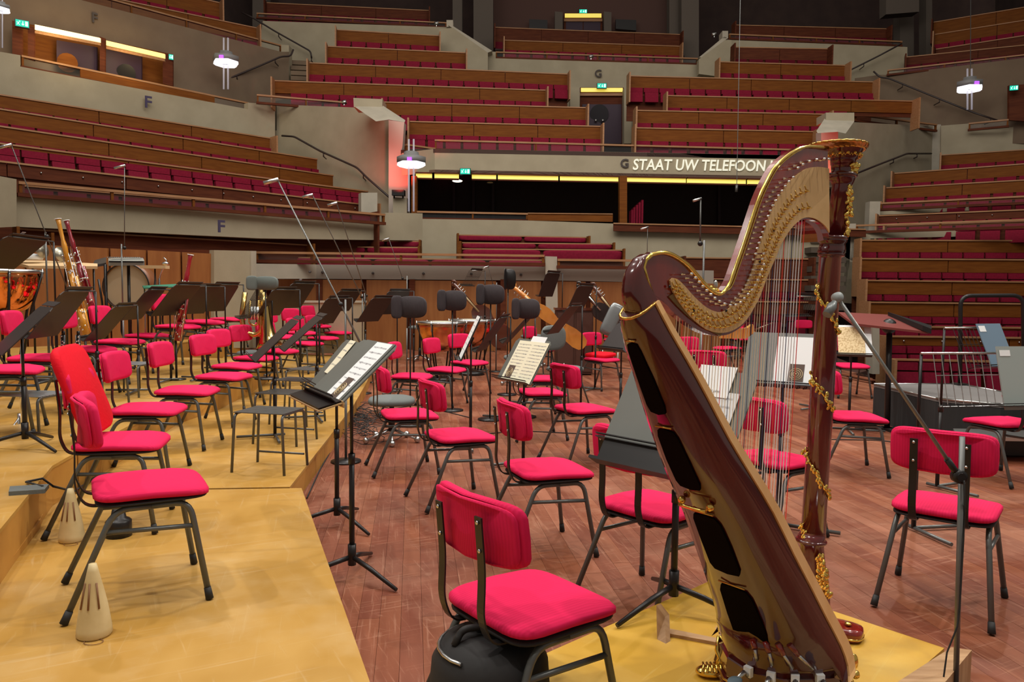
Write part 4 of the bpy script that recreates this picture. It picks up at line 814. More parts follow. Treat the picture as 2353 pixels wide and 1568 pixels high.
m = len(SEC); sb.add(vs, [(i * m + k, i * m + k + 1, (i + 1) * m + k + 1, (i + 1) * m + k) for i in range(n - 1) for k in range(m - 1)], True)
sb.add([v for v in vs[:m]], [tuple(range(m))]); sb.add(vs[-m:], [tuple(range(m))]); sb.obj('soundbox', MAHO, hp); vsb = [Vector(v) for v in vs]; n = n_save
# soundboard with its pale maple edge
b2 = B(); vv = []
for i, c in enumerate(cl):
    r = Rw(i / (n - 1)) + .006
    for a, d in ((1, 0), (-1, 0), (-1, hi(i)), (1, hi(i))): vv.append(c + HW * r * a + bk * (d if i else d))
b2.add(vv, [(i * 4 + k, i * 4 + (k + 1) % 4, (i + 1) * 4 + (k + 1) % 4, (i + 1) * 4 + k) for i in range(n - 1) for k in range(4)] + [(0, 1, 2, 3), tuple((n - 1) * 4 + k for k in range(4))]); b2.obj('soundboard', MAPLE, hp)
B().tube([c - bk * .010 for c in cl[1:]], .006, 6).obj('string_rib', MAPLE, hp)
# sound holes along the back
HOLE = mat('sound_hole_dark', (.004, .002, .002), .9, spec=.05)
def backpt(t, a=0, out=.002):
    i = t * (n - 1); k = min(int(i), n - 2); f = i - k; c = cl[k].lerp(cl[k + 1], f); return c + bk * (dep(t) * 1.05 + off(t) + out) + HW * Rw(t) * a
for t0, t1 in ((.07, .25), (.28, .42), (.475, .60), (.63, .80)):
    b = B(); P = []
    for k in range(12):
        a = 2 * math.pi * k / 12; ca, sa = math.copysign(abs(math.cos(a)) ** .4, math.cos(a)), math.copysign(abs(math.sin(a)) ** .4, math.sin(a))
        t = (t0 + t1) / 2 + (t1 - t0) / 2 * sa; P.append(backpt(t, .34 * ca, -.004))
    b.prism(P, bk * .007); b.obj('sound_hole', HOLE, hp)
    B().tube([backpt(t0 - .005, a, .003) for a in (-.27, 0, .27)], .003, 5).obj('hole_rim', GOLDD, hp)
t = .447; B().tube([backpt(t, a, .008 + .02 * (1 - a * a)) for a in (-.34, -.2, 0, .2, .34)], .0055, 7).sph(backpt(t, .36, .008), .012, 8, 6).sph(backpt(t, -.36, .008), .012, 8, 6).obj('brass_handle', GOLD, hp)
w0 = .040
# rounded back of the shoulder joining the soundbox top
hd = B(); gl = smooth([(1511, 690), (1502, 672), (1487, 644), (1479, 614), (1484, 598), (1499, 583)], 3); vs = []; k9 = 13; gl = gl[:-1] + [(1499, 583)]
def PX(P):
    d = P - O; cp, sp = math.cos(PITCH), math.sin(PITCH); zc = d.y * cp - d.z * sp; yc = d.y * sp + d.z * cp; u, v = F * d.x / zc, -F * yc / zc; c, q = math.cos(ROLL), math.sin(ROLL)
    return 1176.5 + c * u - q * v, 784 + q * u + c * v
SIL = [(584, 1478), (590, 1466), (600, 1452), (611, 1443), (625, 1435), (639, 1431), (665, 1428), (690, 1429), (720, 1435)]
def silx(y):
    for (ya, xa), (yb, xb) in zip(SIL, SIL[1:]):
        if y <= yb: return xa + (xb - xa) * (y - ya) / (yb - ya)
    return SIL[-1][1]
for i, g in enumerate(gl):
    f = i / (len(gl) - 1); wc = w0 - (w0 - NW) * f; p = HP(g[0], g[1], wc) - HW * wc; o = bk * (1 - f) ** 1.5 + Vector((0, 0, 1)) * f * f * 1.2 - HU * 1.1 * f * (1 - f); o.normalize()
    def arch(dd): return [p + HW * (wc * math.copysign(abs(math.cos(math.pi * j / (k9 - 1))) ** .6, math.cos(math.pi * j / (k9 - 1)))) + o * (dd * abs(math.sin(math.pi * j / (k9 - 1))) ** .7) for j in range(k9)]
    lo, hi_ = .0, .13
    for _ in range(20):
        md = (lo + hi_) / 2; q = min((PX(v) for v in arch(md)), key=lambda c: c[0])
        if q[0] > silx(max(584, q[1])) and f < .93: lo = md
        else: hi_ = md
    vs += arch(md if f < .93 else .004)
hd.add(vs, [(i * k9 + j, i * k9 + j + 1, (i + 1) * k9 + j + 1, (i + 1) * k9 + j) for i in range(len(gl) - 1) for j in range(k9 - 1)], True); hd.add([v for v in vs[-k9:]], [tuple(range(k9))]); hd.obj('shoulder_cap', MAHO, hp)
bd = [cl[0] + HW * Rw(0) * a * 1.03 + bk * (dep(0) * d * 1.02 + off(0)) for a, d in SEC]; B().tube(bd, .004, 6).obj('brass_band', GOLDD, hp)
# --- column
col = [(378, 1910, 1962), (402, 1911, 1961), (405, 1904, 1964), (412, 1904, 1964), (419, 1909, 1961), (427, 1912, 1957), (545, 1897, 1943), (549, 1880, 1946), (556, 1878, 1946), (560, 1884, 1942), (572, 1880, 1943), (579, 1877, 1941), (586, 1884, 1936), (594, 1882, 1933), (900, 1861, 1917), (1222, 1841, 1897), (1228, 1836, 1898), (1238, 1830, 1896), (1247, 1832, 1895), (1254, 1839, 1893), (1290, 1838, 1896), (1350, 1836, 1905), (1400, 1835, 1907), (1450, 1840, 1906)]
ct = HP(1936, 378); cb = HP(1870, 1450); cax = (cb - ct).normalized()
def colprof(rows):
    P = []
    for y, xl, xr in rows:
        c = HP((xl + xr) / 2, y); P.append((c, (HP(xr, y) - HP(xl, y)).length * .5 * .47))
    return P
def ringmesh(P, nseg=28, flute=0, fn=0):
    b = B(); vs = []; u = HW.copy(); v = cax.cross(u).normalized()
    for c, r in P:
        for k in range(nseg):
            a = 2 * math.pi * k / nseg; rr = r * (1 + flute * math.cos(fn * a)); vs.append(c + (u * math.cos(a) + v * math.sin(a)) * rr)
    m = len(P); b.add(vs, [(i * nseg + k, i * nseg + (k + 1) % nseg, (i + 1) * nseg + (k + 1) % nseg, (i + 1) * nseg + k) for i in range(m - 1) for k in range(nseg)], True)
    b.f += [tuple(range(nseg)), tuple(range((m - 1) * nseg, m * nseg))]; b.sm += [False, False]; return b
cp_ = colprof(col)
ringmesh(cp_[13:16]).obj('column_shaft', MAHOC, hp); ringmesh(cp_[0:7]).obj('column_upper', MAHOC, hp); ringmesh(cp_[6:14]).obj('column_capital', MAHO, hp); ringmesh(cp_[15:]).obj('column_base', MAHOC, hp)
for y, xl, xr in ((404, 1903, 1965), (548, 1882, 1944), (586, 1883, 1937), (1243, 1831, 1896)):
    c = HP((xl + xr) / 2, y); r = (HP(xr, y) - HP(xl, y)).length * .235; u = HW; v = cax.cross(u).normalized()
    B().tube([c + (u * math.cos(a) + v * math.sin(a)) * r for a in [2 * math.pi * k / 24 for k in range(24)]], .0065, 8, closed=True).obj('column_ring', MAHO, hp)
crown = colprof([(340, 1893, 1986), (346, 1898, 1982), (356, 1902, 1976), (364, 1907, 1969), (369, 1909, 1966), (379, 1909, 1963)])
ringmesh(crown).obj('crown_bell', MAHOC, hp)
_cax = cax.copy(); cax = Vector((0, 0, -1)); cr = colprof([(345, 1897, 1982), (342, 1880, 1990), (338, 1861, 1991), (334, 1856, 1992), (331, 1862, 1986), (332, 1880, 1970)]); ringmesh(cr, 96, .035, 24).obj('gilded_crown', GOLDD, hp); cax = _cax
c = HP(1940, 344); r = (HP(1984, 344) - HP(1896, 344)).length * .245; v = cax.cross(HW).normalized(); B().tube([c + (HW * math.cos(a) + v * math.sin(a)) * r for a in [2 * math.pi * k / 28 for k in range(28)]], .004, 6, closed=True).obj('gold_ring', GOLD, hp)
fr = B(); c = HP(1940, 358); r = (HP(1974, 358) - HP(1904, 358)).length * .25
for k in range(14):
    a = 2 * math.pi * k / 14; fr.sph(c + (HW * math.cos(a) + v * math.sin(a)) * r, .0062, 8, 5); a2 = a + .22; fr.tube([c + (HW * math.cos(x) + v * math.sin(x)) * r * .99 + Vector((0, 0, dz)) for x, dz in ((a + .08, 0), (a + .15, -.008), (a2, 0), (a + .32, -.008), (a + .40, 0))], .0018, 5)
fr.obj('gold_frieze', GOLD, hp)
# gilded vines winding round the column
def colpt(y, ang, lift=.004):
    rows = col; i = next((i for i in range(1, len(rows)) if rows[i][0] >= y), len(rows) - 1); a, b = rows[i - 1], rows[i]; f = (y - a[0]) / max(1, b[0] - a[0]); xl, xr = a[1] + (b[1] - a[1]) * f, a[2] + (b[2] - a[2]) * f
    c = HP((xl + xr) / 2, y); r = (HP(xr, y) - HP(xl, y)).length * .235 + lift
    s = (c - O); s.z = 0; s.normalize(); e = Vector((s.y, -s.x, 0)); return c + e * math.sin(ang) * r - s * math.cos(ang) * r
def vine(y0, y1, a0, a1, name='gilded_vine', leaf=.008):
    b = B(); N = 26; P = [colpt(y0 + (y1 - y0) * k / N, a0 + (a1 - a0) * k / N, .003 + .002 * math.sin(k * 1.9)) for k in range(N + 1)]; b.tube(P, .0028, 6)
    for k in range(1, N):
        d = Vector((random.uniform(-1, 1), random.uniform(-.6, .2), random.uniform(-1, 1))) * leaf * 1.2
        b.sph(P[k] + d, leaf * random.uniform(.5, .9), 7, 5, (1, .5, 1.5), Matrix.Rotation(random.uniform(-1, 1), 3, 'Y'))
    return b.obj(name, GOLD, hp)
vine(655, 765, -1.35, 1.3); vine(855, 945, -1.3, 1.25); vine(1030, 1140, -1.35, 1.3); vine(1205, 1232, -1.2, -.5, leaf=.006)
vine(428, 548, 1.0, 1.1, leaf=.0095); vine(382, 402, 1.1, 1.2, leaf=.009)
vine(1262, 1362, .55, .75, 'gilded_palmette', .012); vine(1270, 1340, .75, .55, 'gilded_palmette', .010)
# arch under the neck next to the column
plate(smooth([(1852, 505), (1872, 512), (1885, 526), (1893, 552)]), smooth([(1850, 509), (1866, 520), (1876, 536), (1879, 556)]), .012, -.045, 'neck_arch', MAHOR, 8)
# --- strings
SC_ = [mat('gut_string', (.75, .68, .52), .4), mat('red_string', (.75, .06, .04), .4), mat('dark_string', (.04, .05, .12), .4), mat('steel_string', (.72, .72, .76), .35)]
NS = 45
for j in range(NS):
    f = j / (NS - 1); x = 1850 - (1850 - 1556) * (f ** 1.0) 
    # top on lower edge of neck
    P = inner; y = None
    for i in range(1, len(P)):
        (xa, ya), (xb, yb) = P[i - 1], P[i]
        if min(xa, xb) <= x <= max(xa, xb) and i > 8: y = ya + (yb - ya) * (x - xa) / ((xb - xa) or 1); break
    if y is None: y = 730
    top = HP(x, y - 10, .010)
    # lower end on the rib: follow the column direction down to the centre line
    best = None
    for i in range(n - 1):
        a, b = cl[i], cl[i + 1]; du = (b - a).dot(HU); 
        for s in range(20):
            c = a.lerp(b, s / 20); tt = (top.z - c.z) / -cax.z if False else (c.z - top.z) / cax.z; q = top + cax * tt; e = abs((q - c).dot(HU))
            if best is None or e < best[0]: best = (e, c)
    k = 1 if j % 7 == 0 else 2 if j % 7 == 4 else 0
    if k == 0 and j < 12: k = 3
    o = B().tube([top, best[1] - bk * .012], (.0014 if j < 14 else .0010), 4, False).obj('string', SC_[k], hp)
# --- base, pedals and feet
def PROJ(P):
    d = P - O; cp, sp = math.cos(PITCH), math.sin(PITCH); zc = d.y * cp - d.z * sp; yc = d.y * sp + d.z * cp; u, v = F * d.x / zc, -F * yc / zc; c, q = math.cos(ROLL), math.sin(ROLL)
    return 1176.5 + c * u - q * v, 784 + q * u + c * v
def bsurf(t, a, out):
    i = t * (n - 1); kk = min(int(i), n - 2); f = i - kk; c = cl[kk].lerp(cl[kk + 1], f); S = sorted(SEC); aa = max(-1, min(1, a)); d = 0
    for k in range(len(S) - 1):
        if S[k][0] <= aa <= S[k + 1][0] and S[k + 1][0] > S[k][0]: d = S[k][1] + (S[k + 1][1] - S[k][1]) * (aa - S[k][0]) / (S[k + 1][0] - S[k][0])
    return c + bk * (dep(t) * d + off(t) + out) + HW * Rw(t) * aa
def surf(px, py, out=.004):
    # closest point of the built soundbox surface to this pixel
    best = None; q = len(SEC)
    for i in range(max(0, n - 9), n):
        for k in range(2, 7):
            a, b, c, d = vsb[i * q + k], vsb[i * q + k + 1], vsb[(i + 1) * q + k], vsb[(i + 1) * q + k + 1]
            for u_ in range(9):
                for w_ in range(9):
                    P = a.lerp(b, u_ / 8).lerp(c.lerp(d, u_ / 8), w_ / 8); x, y = PROJ(P); e = (x - px) ** 2 + (y - py) ** 2
                    if best is None or e < best[0]: best = (e, P)
    return best[1] + (O - best[1]).normalized() * out
def surf_old(px, py, out=.002):
    best = None
    for i in range(40):
        for j in range(60):
            P = bsurf(.75 + .26 * i / 39, -.9 + 1.8 * j / 59, out); x, y = PROJ(P); e = (x - px) ** 2 + (y - py) ** 2
            if best is None or e < best[0]: best = (e, P)
    return best[1]
zf = Zh; zt = ZT - .002
BO = [PZ(x, y, zt) for x, y in BOTP[:9][::-1] + [(1957, 1532), (1938, 1480), (1905, 1440), (1860, 1425), (1780, 1410), (1705, 1420)]]; bc = sum(BO, Vector()) / len(BO)
def lvl(k, z): return [Vector((bc.x + (p.x - bc.x) * k, bc.y + (p.y - bc.y) * k, z)) for p in BO]
def loft(L, name, m):
    b = B(); q = len(L[0]); b.add([p for l in L for p in l], [(i * q + k, i * q + (k + 1) % q, (i + 1) * q + (k + 1) % q, (i + 1) * q + k) for i in range(len(L) - 1) for k in range(q)]); b.f += [tuple(range(q)), tuple(range(q * (len(L) - 1), q * len(L)))]; b.sm += [False, False]; return b.obj(name, m, hp)
loft([lvl(1.08, zf + .0), lvl(1.09, zf + .02), lvl(1.05, zf + .035)], 'base_moulding', MAHO); loft([lvl(1.03, zf + .035), lvl(1.03, zt), lvl(1.0, zt + .006)], 'pedal_box', MAHO)
B().tube(lvl(1.07, zf + .037), .004, 6, closed=True).obj('base_gold_line', GOLD, hp)
for px, py, sx in ((1634, 1540, 1), (1975, 1590, -1)):
    p = PZ(px, py, zf + .02); ft = B()
    ft.sph(p + Vector((0, 0, -.004)), .045, 16, 8, (1.15, .75, .40))
    for k in range(5): ft.tube([p + Vector((.016 * (k - 2) - .004, -.030, .004)), p + Vector((.014 * (k - 2), -.012, .018)), p + Vector((.012 * (k - 2), .012, .018))], .0045, 6)
    ft.tube([p + Vector((.02 * sx, 0, .008)), p + Vector((.034 * sx, .01, .035)), p + Vector((.022 * sx, .015, .06)), p + Vector((.03 * sx, .03, .10))], [.014, .011, .009, .006], 8)
    if px > 1800: ft.sph(p + Vector((-.02, .01, .09)), .018, 8, 6, (1, .8, 1.5)).sph(p + Vector((-.015, .0, .055)), .014, 8, 6)
    ft.obj('gilded_foot', GOLD, hp)
p = PZ(1945, 1462, zf); B().pad(.085, .055, .04, 3, .004, 20, lambda v: Matrix.Rotation(R(-35), 3, 'Z') @ v + p + Vector((-.03, 0, .004))).obj('front_foot', MAHOR, hp); B().sph(p + Vector((-.005, -.02, .055)), .013, 10, 6, (1, 1, .5)).obj('gold_boss', GOLD, hp); B().pad(.087, .057, .008, 3, 0, 20, lambda v: Matrix.Rotation(R(-35), 3, 'Z') @ v + p + Vector((-.03, 0, .012))).obj('foot_gold_line', GOLD, hp)
FELT = mat('blue_grey_felt', (.12, .17, .20), .8)
for (xa, ya), (xm, ym), (xb, yb), (cx, cy) in (((1727, 1470), (1731, 1494), (1735, 1520), (1722, 1534)), ((1757, 1476), (1767, 1502), (1776, 1528), (1772, 1548)), ((1788, 1479), (1802, 1505), (1820, 1535), (1828, 1553)), ((1816, 1480), (1836, 1505), (1866, 1540), (1880, 1553))):
    B().tube([surf(xa, ya, 0), surf(xm, ym, 0)], [.010, .009], 8).obj('pedal_slot', MAHOR, hp); B().tube([surf(xm, ym), surf(xb, yb)], .0055, 6).obj('pedal_rod', SILVER, hp)
    # pedal arm on the box rim nearest this pixel
    rim = lvl(1.03, zt - .012); best = min((((PROJ(rim[k].lerp(rim[(k + 1) % len(rim)], f / 12))[0] - cx) ** 2 - (0), k, f) for k in range(0, 9) for f in range(13)), key=lambda q: q[0]); q = rim[best[1]].lerp(rim[best[1] + 1], best[2] / 12); out = q - bc; out.z = 0; out.normalize()
    pl = B().tube([q, q + out * .03 + Vector((0, 0, .022)), q + out * .06 + Vector((0, 0, .015))], [.008, .008, .006], 7).obj('pedal', SILVER, hp); RM = Matrix.Rotation(math.atan2(out.y, out.x), 3, 'Z')
    B().sph(q + out * .075 + Vector((0, 0, .012)), .022, 10, 6, (1.25, .9, .4), RM).obj('pedal_cap', FELT, pl); B().box(q + out * .006 + Vector((0, 0, .018)), (.016, .024, .03), RM).obj('pedal_notch', PAPER, hp)
# ================================================================== MUSIC STANDS
SI = mat('stand_sticker', (.65, .6, .6), .7); TAN = mat('tan_wood_tray', (.42, .27, .12), .6)
def desk_matrix(c, a, T):
    f = Vector((math.cos(a), math.sin(a), 0)); x = Vector((f.y, -f.x, 0)); up = (Vector((0, 0, 1)) * math.cos(T) + f * math.sin(T)); nz = x.cross(up)
    return Matrix(((x.x, up.x, nz.x, c.x), (x.y, up.y, nz.y, c.y), (x.z, up.z, nz.z, c.z), (0, 0, 0, 1)))
SM = {}
def stand(px, py, Z, lv, label, th=None, T=42, w=.50, h=.36, style='plate', post='far', base='feet', board=None, flap=True, name='music_stand', sticker=False, cat='music stand'):
    c = PY(px, py, Z); a = math.atan2(COND.y - c.y, COND.x - c.x) if th is None else R(th); T = R(T)
    t = thing(name, label, cat, (c.x, c.y, lv), a - math.pi / 2, group='stage music stands'); hz = c.z - lv
    ct, st = math.cos(T), math.sin(T)
    def D(x, u, o=0): return Vector((x, u * st - o * ct, hz + u * ct + o * st))      # desk coordinates: x across, u up the board, o toward the player
    MD = Matrix(((1, 0, 0), (0, st, -ct), (0, ct, st)))
    if style == 'plate':
        e = .03; out = [(-w / 2, -h / 2), (w / 2, -h / 2), (w / 2, h / 2 - e), (w / 2 - e, h / 2), (-w / 2 + e, h / 2), (-w / 2, h / 2 - e)]
        B().prism([D(x, u) for x, u in out], MD @ Vector((0, 0, -.006))).obj('desk_board', board or DARK, t, off=False)
    elif style == 'wire':
        b = B(); n = 13
        for i in range(n): x = -w / 2 + w * i / (n - 1); b.tube([D(x, -h / 2, .02), D(x, -h / 2), D(x, h / 2)], .0028, 4)
        b.obj('desk_wires', board or BLACK, t, off=False); b = B().tube([D(-w / 2, -h / 2, .0), D(w / 2, -h / 2, .0)], .004, 5).tube([D(-w / 2, h * .1), D(w / 2, h * .1)], .003, 4); b.obj('desk_frame', board or BLACK, t, off=False)
    B().prism([D(-w / 2, -h / 2, 0), D(w / 2, -h / 2, 0), D(w / 2, -h / 2 - .004, .055), D(-w / 2, -h / 2 - .004, .055)], MD @ Vector((0, -.004, 0))).box(D(0, -h / 2 + .006, .055), (w, .004, .014), MD).obj('ledge', BLACK, t, off=False)
    if flap: B().box(D(0, h / 2 + .03, -.006), (w * .9, .045, .004), MD @ Matrix.Rotation(R(-12), 3, 'X')).obj('top_flap', board or DARK, t, off=False)
    pu = h / 2 + .01 if post == 'far' else -.02; pxl = -w / 2 - .06 if post == 'far' else 0; pc = D(pxl, pu, -.02)
    if post == 'far': B().tube([D(w * .38, pu, -.012), D(-w / 2 - .07, pu, -.012)], .007, 6).obj('top_bar', SILVER if style == 'wire' else FRAME, t, off=False)
    else: B().box(D(0, -.02, -.02), (.09, .06, .03), MD).obj('tilt_head', BLACK, t, off=False)
    B().tube([(pc.x, pc.y, pc.z), (pc.x, pc.y, hz * .55)], .0085, 8).obj('upper_post', BLACK, t, off=False); B().tube([(pc.x, pc.y, hz * .6), (pc.x, pc.y, .02 if base == 'feet' else .07)], .0135, 8).tube([(pc.x, pc.y, hz * .6), (pc.x, pc.y, hz * .6 - .05)], .017, 8).obj('post', BLACK, t, off=False)
    if base == 'feet':
        B().tube([(pc.x, pc.y, .02), (pc.x + .34, pc.y, .02)], .011, 7).obj('foot_tube', FRAME, t, off=False); B().tube([(pc.x, pc.y + .08, .02), (pc.x, pc.y - .30, .02)], .011, 7).obj('foot_tube', FRAME, t, off=False)
    elif base == 'tripod':
        for k in range(3):
            q = 2 * math.pi * k / 3 + .4; d = Vector((math.cos(q), math.sin(q), 0)); p = Vector((pc.x, pc.y, 0)); B().tube([p + Vector((0, 0, .10)), p + d * .12 + Vector((0, 0, .07)), p + d * .30 + Vector((0, 0, .012))], [.012, .012, .009], 7).obj('tripod_leg', BLACK, t, off=False)
        B().tube([(pc.x, pc.y, .06), (pc.x, pc.y, .16)], .02, 10).obj('collar', BLACK, t, off=False)
    if sticker: B().box(D(w * .2, h / 2 - .02 if not flap else h / 2 + .05, .004), (.05, .03, .001), MD).obj('sticker', SI, t, off=False)
    return t, Matrix.Translation((c.x, c.y, lv)) @ Matrix.Rotation(a - math.pi / 2, 4, 'Z') @ Matrix.Translation((0, 0, hz)) @ MD.to_4x4()
def sheet(M, x, u, w, h, m, label, staves=0, o=.006, name='sheet_music', rot=0, seal=None, words=(), cols=1, folder=None):
    p = M @ Vector((x, u, o)); t = thing(name, label, 'sheet music', p, world=True); RR = M.to_3x3() @ Matrix.Rotation(R(rot), 3, 'Z')
    def q(a, b, c=0): return p + RR @ Vector((a, b, c))
    if folder: B().box(q(folder[0], folder[1], -.003), (folder[2], folder[3], .003), RR).obj('folder', folder[4], t)
    B().box(p, (w, h, .0016), RR).obj('page', m, t)
    if staves:
        b = B(); cw = w / cols
        for c in range(cols):
            for s in range(staves):
                yy = h * .42 - s * h * .86 / staves
                for l in range(3): b.box(q(-w / 2 + cw * (c + .5), yy - l * .0028, .0012), (cw * .84, .0006, .0003), RR)
                for k in range(7): b.box(q(-w / 2 + cw * (c + .12 + .76 * random.random()), yy - random.random() * .008, .0014), (cw * random.uniform(.02, .09), random.uniform(.001, .005), .0003), RR)
        b.obj('printed_staves', INK, t)
    if seal:
        sx, sy, sw, sh = seal; B().box(q(sx, sy, .002), (sw, sh, .0006), RR).obj('brown_card', mat('brown_card', (.10, .065, .05), .8), t)
        b = B()
        for r in (.42, .30, .17): b.tube([q(sx + math.cos(k * math.pi / 10) * sw * r, sy - sh * .08 + math.sin(k * math.pi / 10) * sw * r, .003) for k in range(20)], sw * .022, 4, closed=True)
        b.sph(q(sx, sy - sh * .08, .003), sw * .07, 6, 4); b.obj('round_gold_seal', mat('gold_print', (.55, .42, .22), .6), t)
    for wd, wx, wy, ws in words:
        o2 = text(wd, 'printed_words', INK, t, ws, .0003); o2.matrix_local = Matrix.Translation(q(wx, wy, .002) - p) @ RR.to_4x4()
    return t
# foreground pair of stands
t2, M2 = stand(772, 838, 4.35, 0, 'rear stand of the foreground pair, its grey folder showing a cream corner', T=40, w=.46, h=.34, post='center', base='tripod', flap=False, board=GREYB)
sheet(M2, -.02, .05, .13, .24, CREAM, 'cream page corner in the grey folder behind the foreground stand', 4)
t1, M1 = stand(808, 850, 3.55, 0, 'front stand of the foreground pair with the white part and the dark tray', th=30, T=47, w=.50, h=.37, post='center', base='tripod', flap=False, board=GREYB)
sheet(M1, .10, .005, .20, .35, PAPER, 'long white orchestral part with a round gold seal on the foreground stand', 9, seal=(.015, -.11, .085, .12), folder=(-.07, 0, .38, .36, GREYB))
D3 = M1.to_3x3(); c = M1 @ Vector((0, -.215, .03)); tr_ = thing('stand_tray', 'tray with a tan wooden underside and black inside hooked under the foreground stand', 'tray', c, world=True)
RT = D3 @ Matrix.Rotation(R(62), 3, 'X'); B().box(c - Vector((0, 0, .006)), (.52, .006, .11), RT).box(c + RT @ Vector((0, -.012, -.055)), (.52, .03, .006), RT).obj('tan_board', TAN, tr_); B().box(c + Vector((0, 0, .004)), (.50, .004, .104), RT).obj('black_lining', BLACK, tr_)
# two page stand
t3, M3 = stand(1203, 829, 6.0, 0, 'stand holding the open cream pages in the middle of the floor', th=32, T=31, w=.50, h=.38, post='center', board=GREYB, flap=False)
sheet(M3, .03, -.01, .42, .36, CREAM, 'open cream two-page part with a round seal in the middle of the floor', 11, cols=2, seal=(-.13, -.10, .09, .11)); sheet(M3, .07, .16, .20, .12, PAPER, 'white page sticking out above the open cream pages', 0, o=.003)
# harpist stand
t4, M4 = stand(1556, 940, 2.92, Zh, 'broad grey harpist stand half hidden behind the harp body', th=42, T=32, w=.58, h=.36, post='center', base='tripod', board=GREYB, flap=False)
_tb = B(); _q = Matrix.Rotation(-(R(42) - math.pi / 2), 3, 'Z'); _tb.box(M4 @ Vector((.02, -.235, .035)), (.54, .10, .012), M4.to_3x3()).box(M4 @ Vector((.02, -.285, .06)), (.54, .012, .06), M4.to_3x3()); _tb.v = [tuple(_q @ (Vector(v) - t4.location)) for v in _tb.v]; _tb.obj('lower_tray', BLACK, t4, off=False)
sheet(M4, .12, .13, .16, .13, PAPER, 'upper white booklet page on the harpist stand seen through the strings', 0, o=.010, words=(('Romeo and Juliet', -.055, -.045, .014),)); sheet(M4, .12, -.05, .25, .28, mat('grey_white_page', (.62, .64, .65), .8), 'large white harp part marked 57 and -5 behind the strings', 7, o=.007, words=(('57', -.10, .09, .035), ('-5', .0, .075, .035)))
# stand seen right through the strings
t5, M5 = stand(1800, 828, 4.4, 0, 'wire-ledged stand with a white part behind the long harp strings', th=60, T=30, w=.44, h=.34, post='center', board=GREYB, flap=False)
sheet(M5, .06, .0, .21, .30, PAPER, 'white part with a round seal seen through the long harp strings', 0, seal=(.02, -.08, .085, .11), folder=(-.08, .01, .34, .33, GREYB))
sw = B(); 
for i in range(12): x = -.2 + .4 * i / 11; sw.tube([M5 @ Vector((x, -.175, .0)), M5 @ Vector((x + .02, -.185, .03)), M5 @ Vector((x + .03, -.165, .035))], .003, 4)
sw.v = [tuple(Matrix.Rotation(-(R(60) - math.pi / 2), 3, 'Z') @ (Vector(v) - t5.location)) for v in sw.v]; sw.obj('wire_lip', BLACK, t5, off=False)
t6, M6 = stand(1958, 782, 7.6, 0, 'stand with the ornate cream score right of the harp column', th=75, T=30, w=.34, h=.36, style='wire', post='center', flap=False)
sheet(M6, -.01, -.01, .25, .30, mat('ornate_cover', (.72, .56, .32), .7, col2=(.52, .36, .17), scale=60, lo=.48, hi=.56), 'ornate cream score cover on the stand right of the column', 0, o=.012); sheet(M6, .03, .0, .30, .33, PAPER, 'white pages behind the ornate cream score cover', 0)
# wire racks by the podium
t7, M7 = stand(2262, 874, 4.36, 0, 'tall wire rack stand at the right holding the grey folder', th=100, T=14, w=.62, h=.30, style='wire', post='far', flap=False, board=SILVER)
tag(B().box(M7 @ Vector((.24, .01, .012)), (.29, .37, .006), M7.to_3x3()).obj('grey_folder', mat('grey_folder_card', (.30, .34, .32), .6)), 'grey folder with a white label on the nearer wire rack', 'folder'); tag(B().box(M7 @ Vector((.145, .155, .017)), (.07, .035, .001), M7.to_3x3()).obj('folder_label', PAPER), 'white sticker label on the grey folder', 'label')
t8, M8 = stand(2262, 800, 5.4, 0, 'farther wire rack stand holding the tilted blue folder', th=115, T=24, w=.52, h=.30, style='wire', post='far', flap=False)
tag(B().box(M8 @ Vector((.12, .015, .012)), (.27, .33, .006), M8.to_3x3()).obj('blue_folder', mat('blue_folder_card', (.13, .20, .27), .6)), 'slate blue folder on the farther wire rack', 'folder'); tag(B().box(M8 @ Vector((.03, .14, .017)), (.07, .045, .001), M8.to_3x3()).obj('folder_label', PAPER), 'white sticker label on the blue folder', 'label')
